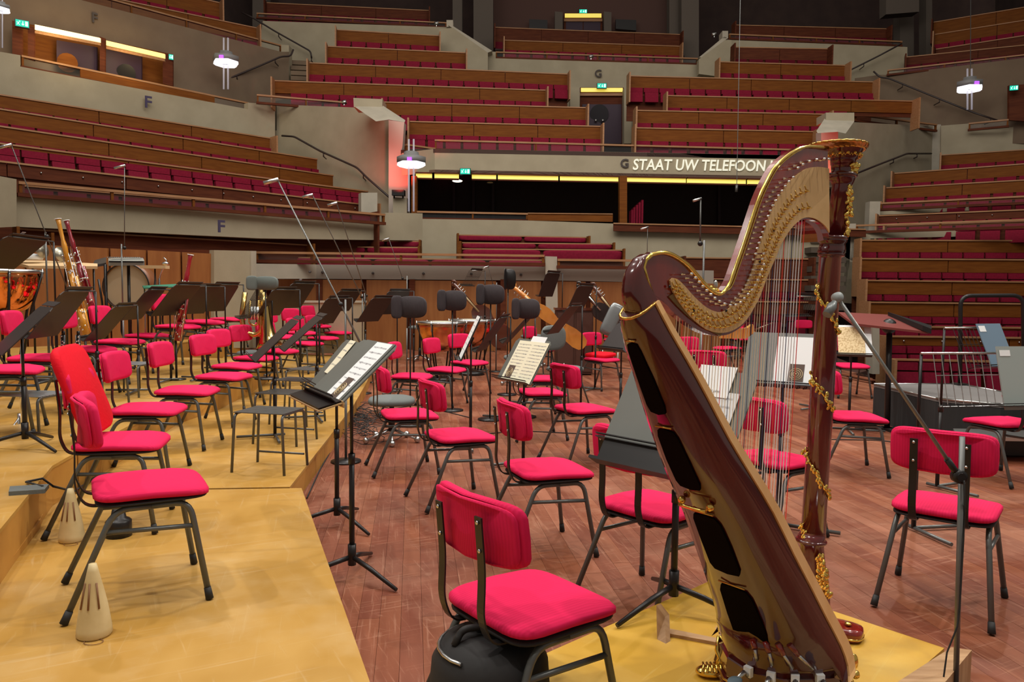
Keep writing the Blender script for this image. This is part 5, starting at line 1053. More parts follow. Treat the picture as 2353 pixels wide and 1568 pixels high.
# all the others
for a in [
 (22, 582, 6.6, Z3, 'big leaning stand at the left edge seen from behind', None, 50, .62, .40, 'plate', 'far', 'feet'),
 (50, 757, 4.6, Z2, 'nearest thin-edged black stand on a tripod at the left edge', 40, 44, .48, .38, 'plate', 'center', 'tripod'),
 (136, 722, 5.9, Z2, 'large leaning black stand in front of the bassoons', None, 36, .50, .44, 'plate', 'far', 'feet'),
 (250, 742, 6.9, Z2, 'black stand leaning behind the two clarinets', 8, 40, .48, .40, 'plate', 'far', 'feet'),
 (330, 700, 7.8, Z2, 'black stand between the bassoons and the lone red bassoon', 4, 40, .48, .40, 'plate', 'far', 'feet'),
 (405, 690, 8.0, Z2, 'broad black stand covering the foot of the lone red bassoon', None, 40, .52, .42, 'plate', 'far', 'feet'),
 (458, 690, 9.0, Z2, 'slim black stand right of the lone red bassoon', None, 36, .48, .40, 'plate', 'far', 'feet'),
 (502, 685, 9.7, Z3, 'black stand before the concrete pillar with a slender post', None, 36, .50, .42, 'plate', 'far', 'feet'),
 (584, 697, 8.6, Z2, 'ribbed wire stand under the olive shield in front of the tuba', 2, 30, .44, .40, 'wire', 'far', 'feet'),
 (634, 696, 9.0, Z2, 'black stand right of the tuba, first of two overlapping ones', None, 36, .50, .38, 'plate', 'far', 'feet'),
 (680, 680, 9.6, Z2, 'black stand right of the tuba, with a pinkish cover on top', None, 36, .50, .38, 'plate', 'far', 'feet'),
 (630, 780, 6.2, Z1, 'steep edge-on black stand with its foot resting over a red seat', 23, 46, .50, .46, 'plate', 'center', 'feet'),
 (690, 765, 6.8, Z1, 'steep black stand with a white page edge, beside the foreground pair', 22, 48, .50, .44, 'plate', 'far', 'feet'),
 (758, 715, 9.6, Z1, 'small black stand below the three long microphone booms', None, 36, .48, .40, 'plate', 'far', 'feet'),
 (790, 692, 11, Z1, 'farther small black stand behind the boom clamps', None, 40, .48, .38, 'plate', 'far', 'feet'),
 (862, 712, 10, 0, 'black stand with white page corners left of the largest shield', None, 38, .48, .40, 'plate', 'far', 'feet'),
 (906, 696, 11.5, 0, 'black stand touching the left side of the largest shield', None, 30, .48, .40, 'plate', 'far', 'feet'),
 (1130, 768, 7.9, 0, 'ribbed black stand with a sticker right of the white sheet edge', None, 34, .50, .42, 'plate', 'far', 'feet'),
 (1190, 757, 9, 0, 'slanted black stand between two shields', -10, 42, .48, .42, 'plate', 'far', 'feet'),
 (1294, 735, 8.6, 0, 'black ribbed stand in front of the dark cabinet', -20, 38, .46, .40, 'plate', 'far', 'feet'),
 (1332, 688, 10.5, 0, 'wide black stand before the two leaning cello necks', -30, 26, .52, .40, 'plate', 'far', 'feet'),
 (1262, 655, 13, 0, 'high black stand with reddish rods against the pale post', -30, 20, .52, .42, 'plate', 'far', 'feet'),
 (1428, 775, 7.8, 0, 'edge-on black stand almost touching the harp shoulder', 30, 40, .44, .36, 'plate', 'center', 'feet'),
 (1085, 640, 13, 0, 'faint far stand behind the copper timpani', -30, 30, .4, .3, 'wire', 'far', 'feet'),
 (1680, 700, 9.5, 0, 'thin wire stand seen through the strings', -60, 20, .46, .25, 'wire', 'far', 'feet'),
 (1845, 705, 9, 0, 'second thin wire stand seen through the strings', -60, 20, .46, .25, 'wire', 'far', 'feet')]:
    px, py, Z, lv, lab, th, T, w, h, sty, po, ba = a; stand(px, py, Z, lv, lab, th, T, w, h, sty, po, ba, sticker=(px in (22, 1130, 680)))
t9, M9 = stand(1080, 775, 6.7, 0, 'stand seen edge-on with a bright white sheet before the timpani', 6, 24, .46, .42, 'plate', 'center', 'feet', flap=False)
sheet(M9, 0, 0, .40, .40, PAPER, 'bright white sheet seen edge-on before the timpani', 6)
# conductor stand with its flat red-brown desk
p = PZ(2038, 988, 0); t = thing('conductor_stand', 'heavy black conductor stand with a flat reddish desk by the podium', 'music stand', p, world=True)
B().tube([p + Vector((0, 0, .02)), PY(2044, 752, p.y)], .028, 10).obj('post', BLACK, t); B().sph(PY(2043, 750, p.y), .075, 12, 8, (1, 1, 1.05)).obj('ball_head', BLACK, t); B().box(p + Vector((0, 0, .012)), (.62, .09, .024)).box(p + Vector((0, -.1, .012)), (.09, .4, .024)).obj('base_plate', BLACK, t)
Y9 = p.y; A = [PY(1958, 722, Y9 + .25), PY(2045, 728, Y9 + .35), PY(2142, 760, Y9 - .35), PY(2060, 745, Y9 - .6), PY(1952, 734, Y9 - .2)]
B().prism([PY(1925, 722, Y9 + .3), PY(2040, 728, Y9 + .3), PY(2140, 762, Y9 - .25), PY(2132, 768, Y9 - .3), PY(1960, 748, Y9 - .15)], (0, 0, .022)).obj('desk_board', mat('red_brown_desk', (.17, .035, .028), .4), t); B().prism([PY(2040, 728, Y9 + .26), PY(2140, 760, Y9 - .30), PY(2140, 768, Y9 - .32), PY(2120, 760, Y9 - .30)], (0, 0, .05)).obj('desk_rim', BLACK, t)
# podium
Zp = .40; P4 = [PZ(2008, 883, Zp), PZ(2202, 883, Zp), PZ(2290, 899, Zp), PZ(2420, 925, Zp), PZ(2300, 930, Zp), PZ(2151, 916, Zp)]
t = thing('podium', 'grey topped conductor podium with black pleated cloth sides', 'podium', (P4[0].x, P4[0].y, 0), world=True)
B().prism([q - Vector((0, 0, .03)) for q in P4], (0, 0, .03)).obj('deck', mat('grey_podium_carpet', (.16, .15, .145), .9, bump=.3, scale=90), t); B().prism([Vector((q.x, q.y, .0)) for q in P4], (0, 0, Zp - .035)).obj('cloth_skirt', mat('black_skirt', (.02, .02, .02), .9, bump=.6, scale=5, stretch=(6, 6, .5)), t)
for i in range(5): a, b = P4[i], P4[i + 1 if i < 5 else 0]; B().tube([a, b], .012, 5).obj('metal_edge', SILVER, t)
B().tube([P4[5], P4[0]], .008, 5).obj('metal_edge', SILVER, t)
r0 = PZ(2206, 885, Zp); Y = r0.y; t = thing('podium_rail', 'black tubular safety rail standing on the podium', 'railing', r0, world=True)
B().tube(bend([r0, PY(2207, 680, Y), PY(2351, 679, Y), PY(2352, 900, Y)], .12, 6), .022, 9).obj('rail_tube', BLACK, t); B().box(r0 + Vector((0, 0, .01)), (.12, .12, .02)).obj('foot_plate', BLACK, t)
b = PZ(2275, 1010, .0); t = thing('podium_step', 'low step with a bright metal edge before the podium', 'step', b, world=True); B().prism([PZ(2190, 985, .22), PZ(2420, 990, .22), PZ(2460, 1008, .22), PZ(2200, 1004, .22)], (0, 0, -.03)).obj('tread', SILVER, t); B().prism([PZ(2200, 985, .19), PZ(2420, 990, .19), PZ(2440, 1004, .19), PZ(2210, 1000, .19)], (0, 0, -.17)).obj('step_box', BLACK, t)
# ================================================================== MICROPHONES
def mic(base, clamp, tip, Yb, Yt, label, r=.008, counter=None, zb=0, boomr=.005):
    # base pixel on floor height zb; clamp and boom tip given as pixels at depths
    pb = PZ(*base, zb) if Yb is None else PY(*base, Yb); Yc = pb.y; pc = PY(*clamp, Yc); pt = PY(*tip, Yt); t = thing('microphone_stand', label, 'microphone stand', (pb.x, pb.y, zb), world=True)
    B().tube([Vector((pb.x, pb.y, zb + .02)), Vector((pb.x, pb.y, zb + (pc.z - zb) * .5))], r * 1.35, 8).tube([Vector((pb.x, pb.y, zb + (pc.z - zb) * .45)), Vector((pb.x, pb.y, pc.z + .04))], r, 8).obj('post', GREYT, t)
    q = (pc - pt).normalized(); e = pc + q * (counter or .0); B().tube([pt, pc, e], [boomr * .8, boomr, boomr * 1.5], 7).obj('boom', GREYT, t); B().sph(pc, r * 2.6, 8, 6).obj('clamp', BLACK, t)
    B().lathe([(.001, 0), (.12, 0), (.12, .012), (.03, .02), (.001, .03)], (pb.x, pb.y, zb), None, 20).obj('round_base', BLACK, t)
    B().tube([pt + Vector((.01, 0, 0)), pt + Vector((-.10, -.02, -.035))], .013 if boomr < .006 else .016, 8).obj('microphone', SILVER, t); return t
mic((795, 1062), (783, 700), (637, 412), None, 6.0, 'long left boom microphone crossing the concrete band, clamped above the foreground stand', counter=.55, boomr=.007)
mic((833, 905), (831, 683), (717, 447), None, 8.5, 'second of the three long boom microphones', counter=.5, boomr=.007)
mic((838, 880), (842, 680), (773, 466), None, 9.0, 'third and shortest of the three long boom microphones', counter=.5, boomr=.007)
mic((112, 800), (108, 544), (25, 332), 7.0, 6.4, 'boom microphone at the far left above the red timpani', counter=.9, zb=Z3)
mic((284, 790), (286, 570), (286, 380), 8.2, 8.2, 'thin upright microphone behind the glockenspiel', zb=Z3)
mic((1609, 900), (1609, 560), (1610, 456), 9.5, 9.5, 'tall upright microphone left of the harp neck, head bent left', boomr=.011, r=.013)
mic((1487, 860), (1487, 590), (1488, 522), 10.5, 10.5, 'small upright microphone just over the harp shoulder', r=.01)
mic((935, 790), (925, 640), (893, 548), 12, 11.8, 'thin curved gooseneck microphone against the oak panels'); mic((1140, 800), (1133, 655), (1122, 612), 13, 12.8, 'small far microphone against the pale band')
B0 = PZ(787, 1060, 0); tag(B().lathe([(.001, 0), (.125, 0), (.125, .02), (.04, .028), (.001, .03)], B0, None, 24).obj('round_base_plate', BLACK), 'round black cast base plate beside the riser edge', 'base plate') if False else None
# foreground right microphone
pb = PZ(2200, 1680, 0); Yc = 2.42; bx = PY(2198, 1560, Yc); t = thing('microphone_stand', 'grey microphone stand in front of the right chair with a long boom to the harp', 'microphone stand', (bx.x, bx.y, 0), world=True)
top = PY(2211, 1004, Yc); B().tube([Vector((bx.x, bx.y, .03)), top], .0088, 12).obj('post', GREYT, t); B().lathe([(.001, 0), (.13, 0), (.13, .02), (.03, .03), (.001, .03)], (bx.x, bx.y, 0), None, 24).obj('round_base', BLACK, t)
kc = PY(2203, 1095, Yc - .02); tip = PY(1924, 684, 2.36); B().tube([kc + (kc - tip).normalized() * .03, tip], .0062, 10).obj('boom', mat('pale_grey_tube', (.22, .23, .22), .35, .5), t)
B().lathe([(.001, -.012), (.022, -.012), (.022, .012), (.001, .012)], kc, Matrix.Rotation(R(90), 3, 'X'), 16).tube([kc + Vector((0, -.013, 0)), kc + Vector((0, -.017, 0))], .014, 12).tube([kc + (tip - kc).normalized() * .0, kc + (tip - kc).normalized() * .07], .0105, 10).obj('swivel_clamp', BLACK, t)
B().lathe([(.001, -.012), (.016, -.010), (.016, .010), (.001, .012)], tip, Matrix.Rotation(R(80), 3, 'X'), 16).obj('boom_knuckle', mat('pale_grey_tube2', (.30, .33, .33), .5), t)
m0 = PY(1918, 694, 2.33); m1 = PY(1900, 724, 2.31); B().tube([m0, m0.lerp(m1, .25), m0.lerp(m1, .3), m1], [.008, .012, .014, .014], 12).obj('microphone', mat('satin_grey_mic', (.20, .22, .22), .4, .4), t)
B().tube([kc + Vector((.006, -.02, -.01)), PY(2216, 1180, Yc), PY(2214, 1240, Yc - .01), PY(2205, 1400, Yc - .01), PY(2200, 1440, Yc - .02), PY(2176, 1500, Yc - .03), PY(2168, 1560, Yc - .04), PY(2160, 1640, Yc - .05)], .0028, 6).obj('cable', RUB, t)
# silver tripod stand at the far left
p = PZ(48, 1045, Z1); t = thing('chrome_stand', 'chrome tripod stand behind the black post at the left', 'stand', (p.x, p.y, Z1), world=True); B().tube([Vector((p.x, p.y, Z1 + .02)), PY(50, 790, p.y)], .009, 8).obj('post', CHROME, t); B().tube([Vector((p.x, p.y, Z1 + .01)), Vector((p.x, p.y, Z1 + .3))], .014, 8).obj('sleeve', CHROME, t)
for k in range(3): q = 2.1 * k + .3; B().tube([Vector((p.x, p.y, Z1 + .28)), Vector((p.x + .24 * math.cos(q), p.y + .24 * math.sin(q), Z1 + .01))], .006, 6).obj('tripod_leg', CHROME, t)
# ================================================================== SHIELDS, MUTES, BAG
def shield(px, py, Z, w, h, label, post=True, m=VELV, th=-10, lv=0):
    c = PY(px, py, Z); t = thing('acoustic_shield', label, 'shield', (c.x, c.y, lv), R(th)); hz = c.z - lv
    B().pad(w / 2, h / 2, .05, 3, .02, 28, lambda v: Vector((v.x, v.z - 1.6 * v.x * v.x * (1 if v.x < 0 else .6), hz + v.y))).obj('padded_wing', m, t, off=False)
    B().pad(w * .16, h / 2 * 1.04, .03, 4, .012, 20, lambda v: Vector((-w * .42 + v.x * .8 - v.z * .3, -.045 - v.z + v.x * .9, hz + v.y))).obj('folded_wing', m, t, off=False)
    B().tube([(-w * .1, .05, hz - h * .3), (-w * .1, .06, 0)], .008, 7).obj('post', BLACK, t, off=False); B().lathe([(.001, 0), (.13, 0), (.13, .015), (.001, .02)], (-w * .1, .06, 0), None, 16).obj('round_base', BLACK, t, off=False)
shield(946, 706, 7.6, .31, .22, 'largest black padded acoustic shield, leftmost of the four'); shield(1043, 691, 8.6, .29, .23, 'second black acoustic shield in front of the double bass neck'); shield(1131, 677, 8.0, .26, .21, 'third black acoustic shield, highest one with crumpled cover'); shield(1212, 710, 8.2, .27, .22, 'fourth black acoustic shield beside the orange instrument')
shield(1172, 642, 10, .16, .27, 'narrow upright black board above the bass scroll', m=BLACK, th=10)
shield(610, 651, 8.3, .29, .15, 'olive padded shield above the tuba', m=mat('olive_grey_pad', (.10, .12, .11), .8), lv=Z2)
MUTE = mat('cream_mute', (.55, .42, .20), .5, col2=(.68, .55, .30), scale=8, detail=5); CORK = mat('mute_slot', (.22, .10, .04), .7)
def mute(px, py, hpx, label, m=MUTE, dark=False):
    p = PZ(px, py, Z1); k = p.y / F; h = hpx * k; r = h * .225; t = thing('straight_mute', label, 'mute', p, world=True)
    if dark: B().lathe([(.001, 0), (r * 1.5, 0), (r * 1.5, h * .42), (r * 1.3, h * .47), (r * .9, h * .52), (r * .45, h), (.001, h)], p, None, 20).obj('body', m, t)
    else: B().lathe([(.001, .0), (r * .9, 0), (r, h * .03), (r * .98, h * .12), (r * .78, h * .42), (r * .60, h * .62), (r * .32, h * .9), (r * .22, h), (.001, h)], p, None, 24).obj('body', m, t)
    for a in (-2.1, -1.45, -.7): 
        q = lambda f, rr: p + Vector((math.cos(a) * rr, math.sin(a) * rr, h * f))
        if not dark: B().tube([q(.42, r * .80), q(.76, r * .49)], .0035, 5).obj('cork_strip', CORK, t)
    if not dark: B().tube([p + Vector((r * .5 + r * .55 * math.cos(x), -r * 1.0 + r * .4 * math.sin(x), .003)) for x in [k2 * math.pi / 7 for k2 in range(14)]], .0014, 4, closed=True).obj('wire_loop', CORK, t)
mute(165, 1243, 124, 'tan cone mute standing behind the front riser chair leg'); mute(217, 1460, 172, 'nearest tan cone mute at the foot of the front riser chair'); mute(273, 1232, 85, 'black cup mute behind the front riser chair', BLACK, True)
c = PZ(1118, 1640, 0); t = thing('drum_bag', 'round black cloth bag lying under the nearest red chair', 'bag', (c.x, c.y, 0), world=True)
BAG = mat('black_nylon', (.012, .011, .011), .75, bump=.4, scale=9); cc_ = Vector((-.055, 2.16, 0)); B().lathe([(.001, 0), (.155, 0), (.172, .02), (.178, .20), (.170, .30), (.135, .355), (.07, .375), (.001, .378)], cc_, None, 32).obj('bag_body', BAG, t)
B().tube([cc_ + Vector((.179 * math.cos(a), .179 * math.sin(a), .17)) for a in [k * math.pi / 14 for k in range(28)]], .004, 5, closed=True).obj('piping', mat('grey_piping', (.35, .34, .33), .6), t); B().tube([cc_ + Vector((.15 * math.cos(a), .15 * math.sin(a), .34)) for a in [R(120) + k * R(15) for k in range(9)]], .006, 5).obj('zip', SILVER, t)
b = B().tube(bend([cc_ + Vector((-.1, -.06, .36)), cc_ + Vector((-.08, -.04, .40)), cc_ + Vector((.04, .0, .40)), cc_ + Vector((.06, -.04, .37))], .04), .011, 6); b.obj('carry_handle', BAG, t)
# wooden footrest frame behind the harp stand
p0, p1, p2 = PZ(1508, 1402, Zh + .16), PZ(1526, 1480, Zh + .01), PZ(1640, 1500, Zh + .01); t = thing('wooden_prop', 'small brown wooden footrest leaning behind the harpist stand', 'footrest', p1, world=True)
B().prism([PZ(1510, 1470, Zh), PZ(1530, 1480, Zh), PY(1528, 1418, 2.72), PY(1508, 1392, 2.72)], (.02, .02, 0)).obj('end_board', PINE, t); B().prism([PZ(1528, 1462, Zh), PZ(1650, 1485, Zh), PZ(1650, 1475, Zh), PZ(1528, 1450, Zh)], (0, 0, .012)).obj('foot_board', PINE, t)
# music stand pedals left
p = PZ(20, 1140, Z2); t = thing('effects_pedal', 'small grey foot pedal at the left edge of the upper riser', 'pedal', p, world=True); B().prism([p, p + Vector((.14, .05, 0)), p + Vector((.10, .15, 0)), p + Vector((-.06, .1, 0))], (0, 0, .02)).obj('plate', GREYF, t); B().tube([p + Vector((.1, .1, .02)), PZ(60, 1108, Z2 + .01), PZ(98, 1100, Z2 + .01), PZ(122, 1118, Z1 + .2), PZ(170, 1130, Z1 + .02), PZ(222, 1095, Z1 + .01)], .006, 6).obj('cord', RUB, t)
# cable tangle by the riser edge
def cable(pts, label, r=.005, z=.006, w=False):
    P = [PZ(x, y, z) for x, y in pts]; 
    return tag(B().tube(bend(P, .12, 4), r, 5).obj('floor_cable', RUB), label, 'cable')
cable([(705, 1145), (735, 1080), (775, 1010), (800, 960), (840, 925), (900, 940), (960, 930), (1080, 960)], 'black cable curving out along the riser edge'); cable([(990, 1010), (1190, 990), (1400, 1000), (1480, 998)], 'thin dark cable crossing the floor behind the stands'); cable([(1900, 1010), (2030, 1012), (2200, 1045)], 'thin cable on the floor left of the podium'); cable([(1210, 830), (1300, 850), (1420, 845), (1450, 848)], 'thin far cable on the floor by the grey chair')
b = B()
for k in range(34):
    cx, cy = random.uniform(790, 880), random.uniform(940, 1010); rx = random.uniform(10, 46); p = [PZ(cx + rx * math.cos(a) * random.uniform(.7, 1.3), cy + rx * .45 * math.sin(a) * random.uniform(.7, 1.3), random.uniform(.005, .05)) for a in [i * .7 for i in range(10)]]; b.tube(bend(p, .06, 2), .0035, 4)
tag(b.obj('cable_tangle', RUB), 'tangle of black cables beside the riser and grey stool', 'cables')['kind'] = 'stuff'
# ================================================================== INSTRUMENTS
def rod(t, a, b, r, m, name, n=10): return B().tube([a, b], r, n).obj(name, m, t)
def bassoon(x0, y0, x1, y1, Z, m, label, lv):
    a, c = PY(x0, y0, Z), PY(x1, y1, Z); t = thing('bassoon', label, 'bassoon', (c.x, c.y, lv), world=True); d = (c - a); k = Z / F; L = d.length; u = d.normalized(); s = Vector((1, 0, 0)) - u * u.x; s.normalize()
    B().tube([a, a + u * .05 * L, a + u * .18 * L, a + u * .22 * L, a + u * .45 * L], [.026, .020, .018, .026, .022], 12).obj('bell_joint', m, t); B().tube([a, a + u * .006], .033, 14).obj('white_bell_ring', PAPER, t)
    B().tube([a + u * .45 * L, a + u * .78 * L], [.024, .026], 12).obj('long_joint', m, t); B().tube([a + u * .5 * L + s * .045, a + u * .78 * L + s * .045], .016, 10).obj('wing_joint', m, t); B().tube([a + u * .78 * L + s * .02, c + s * .02], .04, 12).obj('boot_joint', m, t)
    b = B()
    for q in (.45, .62, .78): b.tube([a + u * q * L, a + u * (q * L + .012)], .029, 12)
    b.tube([a + u * .3 * L - s * .03 + Vector((0, -.02, 0)), a + u * .97 * L - s * .035 + Vector((0, -.02, 0))], .004, 5); b.tube([a + u * .3 * L + s * .035 + Vector((0, -.02, 0)), a + u * .95 * L + s * .06 + Vector((0, -.02, 0))], .004, 5)
    for i in range(26): q = random.uniform(.3, .98); b.sph(a + u * q * L + s * random.uniform(-.04, .07) + Vector((0, -.035, 0)), random.uniform(.007, .013), 7, 5)
    b.obj('silver_keys', CHROME, t); rod(t, Vector((c.x, c.y, lv + .01)), c, .012, BLACK, 'stand_peg'); B().lathe([(.001, 0), (.1, 0), (.1, .012), (.001, .02)], (c.x, c.y, lv), None, 12).obj('stand_base', BLACK, t)
bassoon(133, 503, 196, 770, 7.6, mat('amber_varnish', (.62, .26, .02), .2, coat=1), 'amber bassoon standing left of the dark red one', Z3); bassoon(152, 507, 212, 720, 7.9, mat('dark_red_varnish', (.22, .005, .015), .2, coat=1), 'dark red bassoon standing right beside the amber one', Z3); bassoon(438, 585, 404, 782, 8.2, mat('bright_red_varnish', (.38, .008, .02), .2, coat=1), 'lone bright red bassoon leaning in the middle of the left rows', Z2)
for x, y, l in ((146, 808, 'left clarinet body standing on a peg by the leaning stand'), (180, 805, 'right clarinet body standing on a peg by the leaning stand')):
    a, c = PY(x, 770, 6.0), PY(x + 1, 846, 6.0); t = thing('clarinet', l, 'clarinet', (c.x, c.y, Z2), world=True); rod(t, a, c, .016, BLACK, 'body'); b = B()
    for i in range(20): b.sph(a.lerp(c, random.random()) + Vector((random.uniform(-.016, .016), -.016, 0)), .007, 6, 4)
    b.tube([a + Vector((-.014, -.012, 0)), c + Vector((-.014, -.012, 0))], .003, 5).obj('silver_keys', CHROME, t); rod(t, a + Vector((0, 0, .03)), a, .012, BLACK, 'mouth_end'); rod(t, c, Vector((c.x, c.y, Z2 + .01)), .01, BLACK, 'stand_peg')
def timpano(px, py, Z, w, label, m, lv=0, hh=.42):
    c = PY(px, py, Z); r = w; t = thing('timpani_drum', label, 'timpani', (c.x, c.y, lv), world=True)
    B().lathe([(r, 0), (r * .99, -.06), (r * .94, -.16), (r * .82, -.27), (r * .6, -.37), (r * .3, -.43), (.02, -.45)], c, None, 40).obj('kettle', m, t); B().lathe([(r * 1.05, -.02), (r * 1.06, .0), (r * 1.04, .018), (r, .02)], c, None, 40).obj('chrome_rim', SILVER, t); B().lathe([(.001, .022), (r, .018)], c, None, 40, False).obj('drum_skin', mat('drum_skin', (.72, .66, .52), .6), t)
    for k in range(6):
        a = k * math.pi / 3 + .2; q = c + Vector((r * 1.07 * math.cos(a), r * 1.07 * math.sin(a), 0)); B().tube([q + Vector((0, 0, .03)), q + Vector((0, 0, -.12))], .007, 6).obj('tension_rod', SILVER, t); B().tube([q, c + Vector((r * .75 * math.cos(a), r * .75 * math.sin(a), -.36)), c + Vector((r * .4 * math.cos(a), r * .4 * math.sin(a), lv - c.z + .05))], .013, 6).obj('strut', BLACK, t)
    B().lathe([(.001, .0), (r * .6, .0), (r * .5, .06), (.001, .08)], (c.x, c.y, lv), None, 20).obj('pedal_base', BLACK, t)
timpano(1015, 742, 11.6, .36, 'front copper timpani drum behind the red chairs', COPPER); timpano(1085, 737, 12.5, .36, 'rear copper timpani drum partly behind the sheet stand', COPPER)
timpano(8, 624, 7.6, .33, 'polished copper timpani drum reflecting orange at the left edge', mat('bright_copper', (.85, .30, .10), .08, 1), Z3)
# stick tray and percussion table
c = PY(150, 607, 8.6); t = thing('percussion_table', 'pale wooden trap table carrying cymbals and sticks', 'table', (c.x, c.y, Z3), world=True); B().prism([PY(20, 598, 9.0), PY(105, 599, 9.0), PY(224, 606, 8.6), PY(224, 612, 8.4), PY(66, 611, 8.4)], (0, 0, -.03)).obj('table_top', mat('pale_birch', (.66, .45, .24), .5), t)
for x in (75, 150, 215): rod(t, PY(x, 612, 8.6), Vector((PY(x, 612, 8.6).x, 8.6, Z3)), .012, BLACK, 'leg', 6)
for x, y, Z, r, l in ((96, 573, 8.7, .10, 'grey cymbal standing on edge on the trap table'), (140, 585, 8.8, .09, 'second cymbal hidden behind the bassoons')): tag(B().lathe([(.001, .03), (r * .25, .025), (r, 0), (r, -.003)], PY(x, y, Z), Matrix.Rotation(R(75), 3, 'Y') @ Matrix.Rotation(R(10), 3, 'X'), 24, False).obj('cymbal', mat('cymbal_bronze', (.32, .30, .24), .3, .8)), l, 'cymbal')
tag(B().pad(.14, .08, .05, 3, .02, 16, lambda v: v + PY(68, 597, 8.7)).obj('folded_cloth', PAPER), 'white folded cloth lying on the pale trap table', 'cloth')
c = PY(290, 598, 9); t = thing('glockenspiel', 'silver edged keyboard glockenspiel on a black stand', 'glockenspiel', (c.x, c.y, Z3), world=True); B().prism([PY(249, 594, 9.3), PY(328, 592, 9.3), PY(332, 600, 8.8), PY(249, 601, 8.8)], (0, 0, -.05)).obj('case', mat('grey_case_edge', (.35, .37, .35), .4, .4), t); B().box(PY(290, 602, 8.78), (.39, .02, .02)).obj('dark_slot', BLACK, t)
for i in range(16): B().box(PY(256 + i * 4.6, 592, 9.1), (.015, .16 - .004 * i, .008)).obj('tone_bar', CHROME, t)
for x in (242, 295): rod(t, PY(x, 608, 9), Vector((PY(x, 608, 9).x, 9, Z3)), .018, BLACK, 'stand_post', 7)
t = thing('keyboard_case', 'open dark case lying left of the glockenspiel', 'case', PY(230, 600, 9.2), world=True); B().prism([PY(218, 598, 9.4), PY(244, 591, 9.5), PY(244, 604, 9.0), PY(212, 610, 8.9)], (0, 0, -.03)).obj('case_body', DARK, t)
c = PY(292, 660, 10.2); t = thing('bass_drum', 'big bass drum with pale skin in its round frame', 'drum', (c.x, c.y, Z3), world=True); M9_ = Matrix.Rotation(R(90), 3, 'X') @ Matrix.Rotation(R(0), 3, 'Y')
B().lathe([(.001, .0), (.30, 0)], c, M9_, 36, False).obj('drum_skin', mat('dim_skin', (.46, .36, .24), .7), t); B().lathe([(.30, -.02), (.315, -.02), (.315, .25), (.30, .25)], c + Vector((0, .22, 0)), M9_, 36, False).obj('drum_shell', mat('drum_shell_brown', (.22, .08, .03), .4), t); B().tube([c + Vector((.31 * math.cos(a), -.03, .31 * math.sin(a))) for a in [k * math.pi / 18 for k in range(36)]], .009, 6, closed=True).obj('hoop', BLACK, t)
for s in (-1, 1): B().tube([c + Vector((s * .38, 0, .1)), c + Vector((s * .34, 0, -.2)), Vector((c.x + s * .3, c.y, Z3))], .014, 6).obj('cradle_leg', BLACK, t)
t = thing('snare_stand', 'chrome clamp and curved arm of a drum frame left of the oak door panel', 'stand', PY(370, 610, 10), world=True); B().tube(bend([PY(366, 740, 10), PY(366, 640, 10), PY(374, 618, 10), PY(384, 600, 10), PY(376, 592, 10)], .06), .009, 6).obj('curved_arm', CHROME, t); B().sph(PY(380, 606, 9.95), .035, 8, 6, (1.4, .7, .7)).obj('clamp', CHROME, t); rod(t, PY(366, 640, 10), Vector((PY(366, 640, 10).x, 10, Z3)), .012, BLACK, 'post')
t = thing('woodblock_bar', 'short pale wooden bar right of the bass drum', 'percussion', PY(355, 615, 9.7), world=True); B().box(PY(356, 614, 9.7), (.32, .12, .04)).obj('bar', mat('pale_birch', (.66, .45, .24), .5), t); rod(t, PY(356, 618, 9.7), Vector((PY(356, 618, 9.7).x, 9.7, Z3)), .01, BLACK, 'post')
t = thing('green_shelf', 'small table with a green edge beside the lone bassoon', 'table', PY(355, 660, 9), world=True); B().prism([PY(327, 659, 9.2), PY(405, 655, 9.4), PY(405, 661, 9), PY(330, 664, 8.9)], (0, 0, .012)).obj('green_top', mat('green_baize', (.02, .16, .09), .8), t)
for x in (332, 400): rod(t, PY(x, 660, 9.1), Vector((PY(x, 660, 9.1).x, 9.1, Z3)), .008, SILVER, 'leg', 5)
# tuba
BR = mat('lacquered_brass', (.72, .50, .18), .18, 1); k = 8.9 / F
def tp(x, y, dy=0): return PY(x, y, 8.9 + dy)
t = thing('tuba', 'brass tuba standing upside down behind the ribbed wire stand', 'tuba', PY(622, 800, 8.9), world=True)
B().tube(bend([tp(563, 672), tp(555, 730), tp(562, 765), tp(588, 771), tp(600, 760), tp(598, 700), tp(600, 665)], .12, 5), .030, 12).obj('main_bow', BR, t); B().tube([tp(604, 672), tp(609, 700), tp(613, 740), tp(616, 768), tp(618, 785), tp(620, 797)], [.035, .05, .06, .085, .12, .155], 20).obj('bell', BR, t)
B().tube(bend([tp(575, 690, -.06), tp(572, 745, -.06), tp(592, 750, -.06), tp(594, 690, -.06)], .06), .012, 8).obj('valve_tubing', BR, t)
for x in (578, 585, 592): B().tube([tp(x, 705, -.1), tp(x, 735, -.1)], .018, 9).obj('valve', SILVER, t)
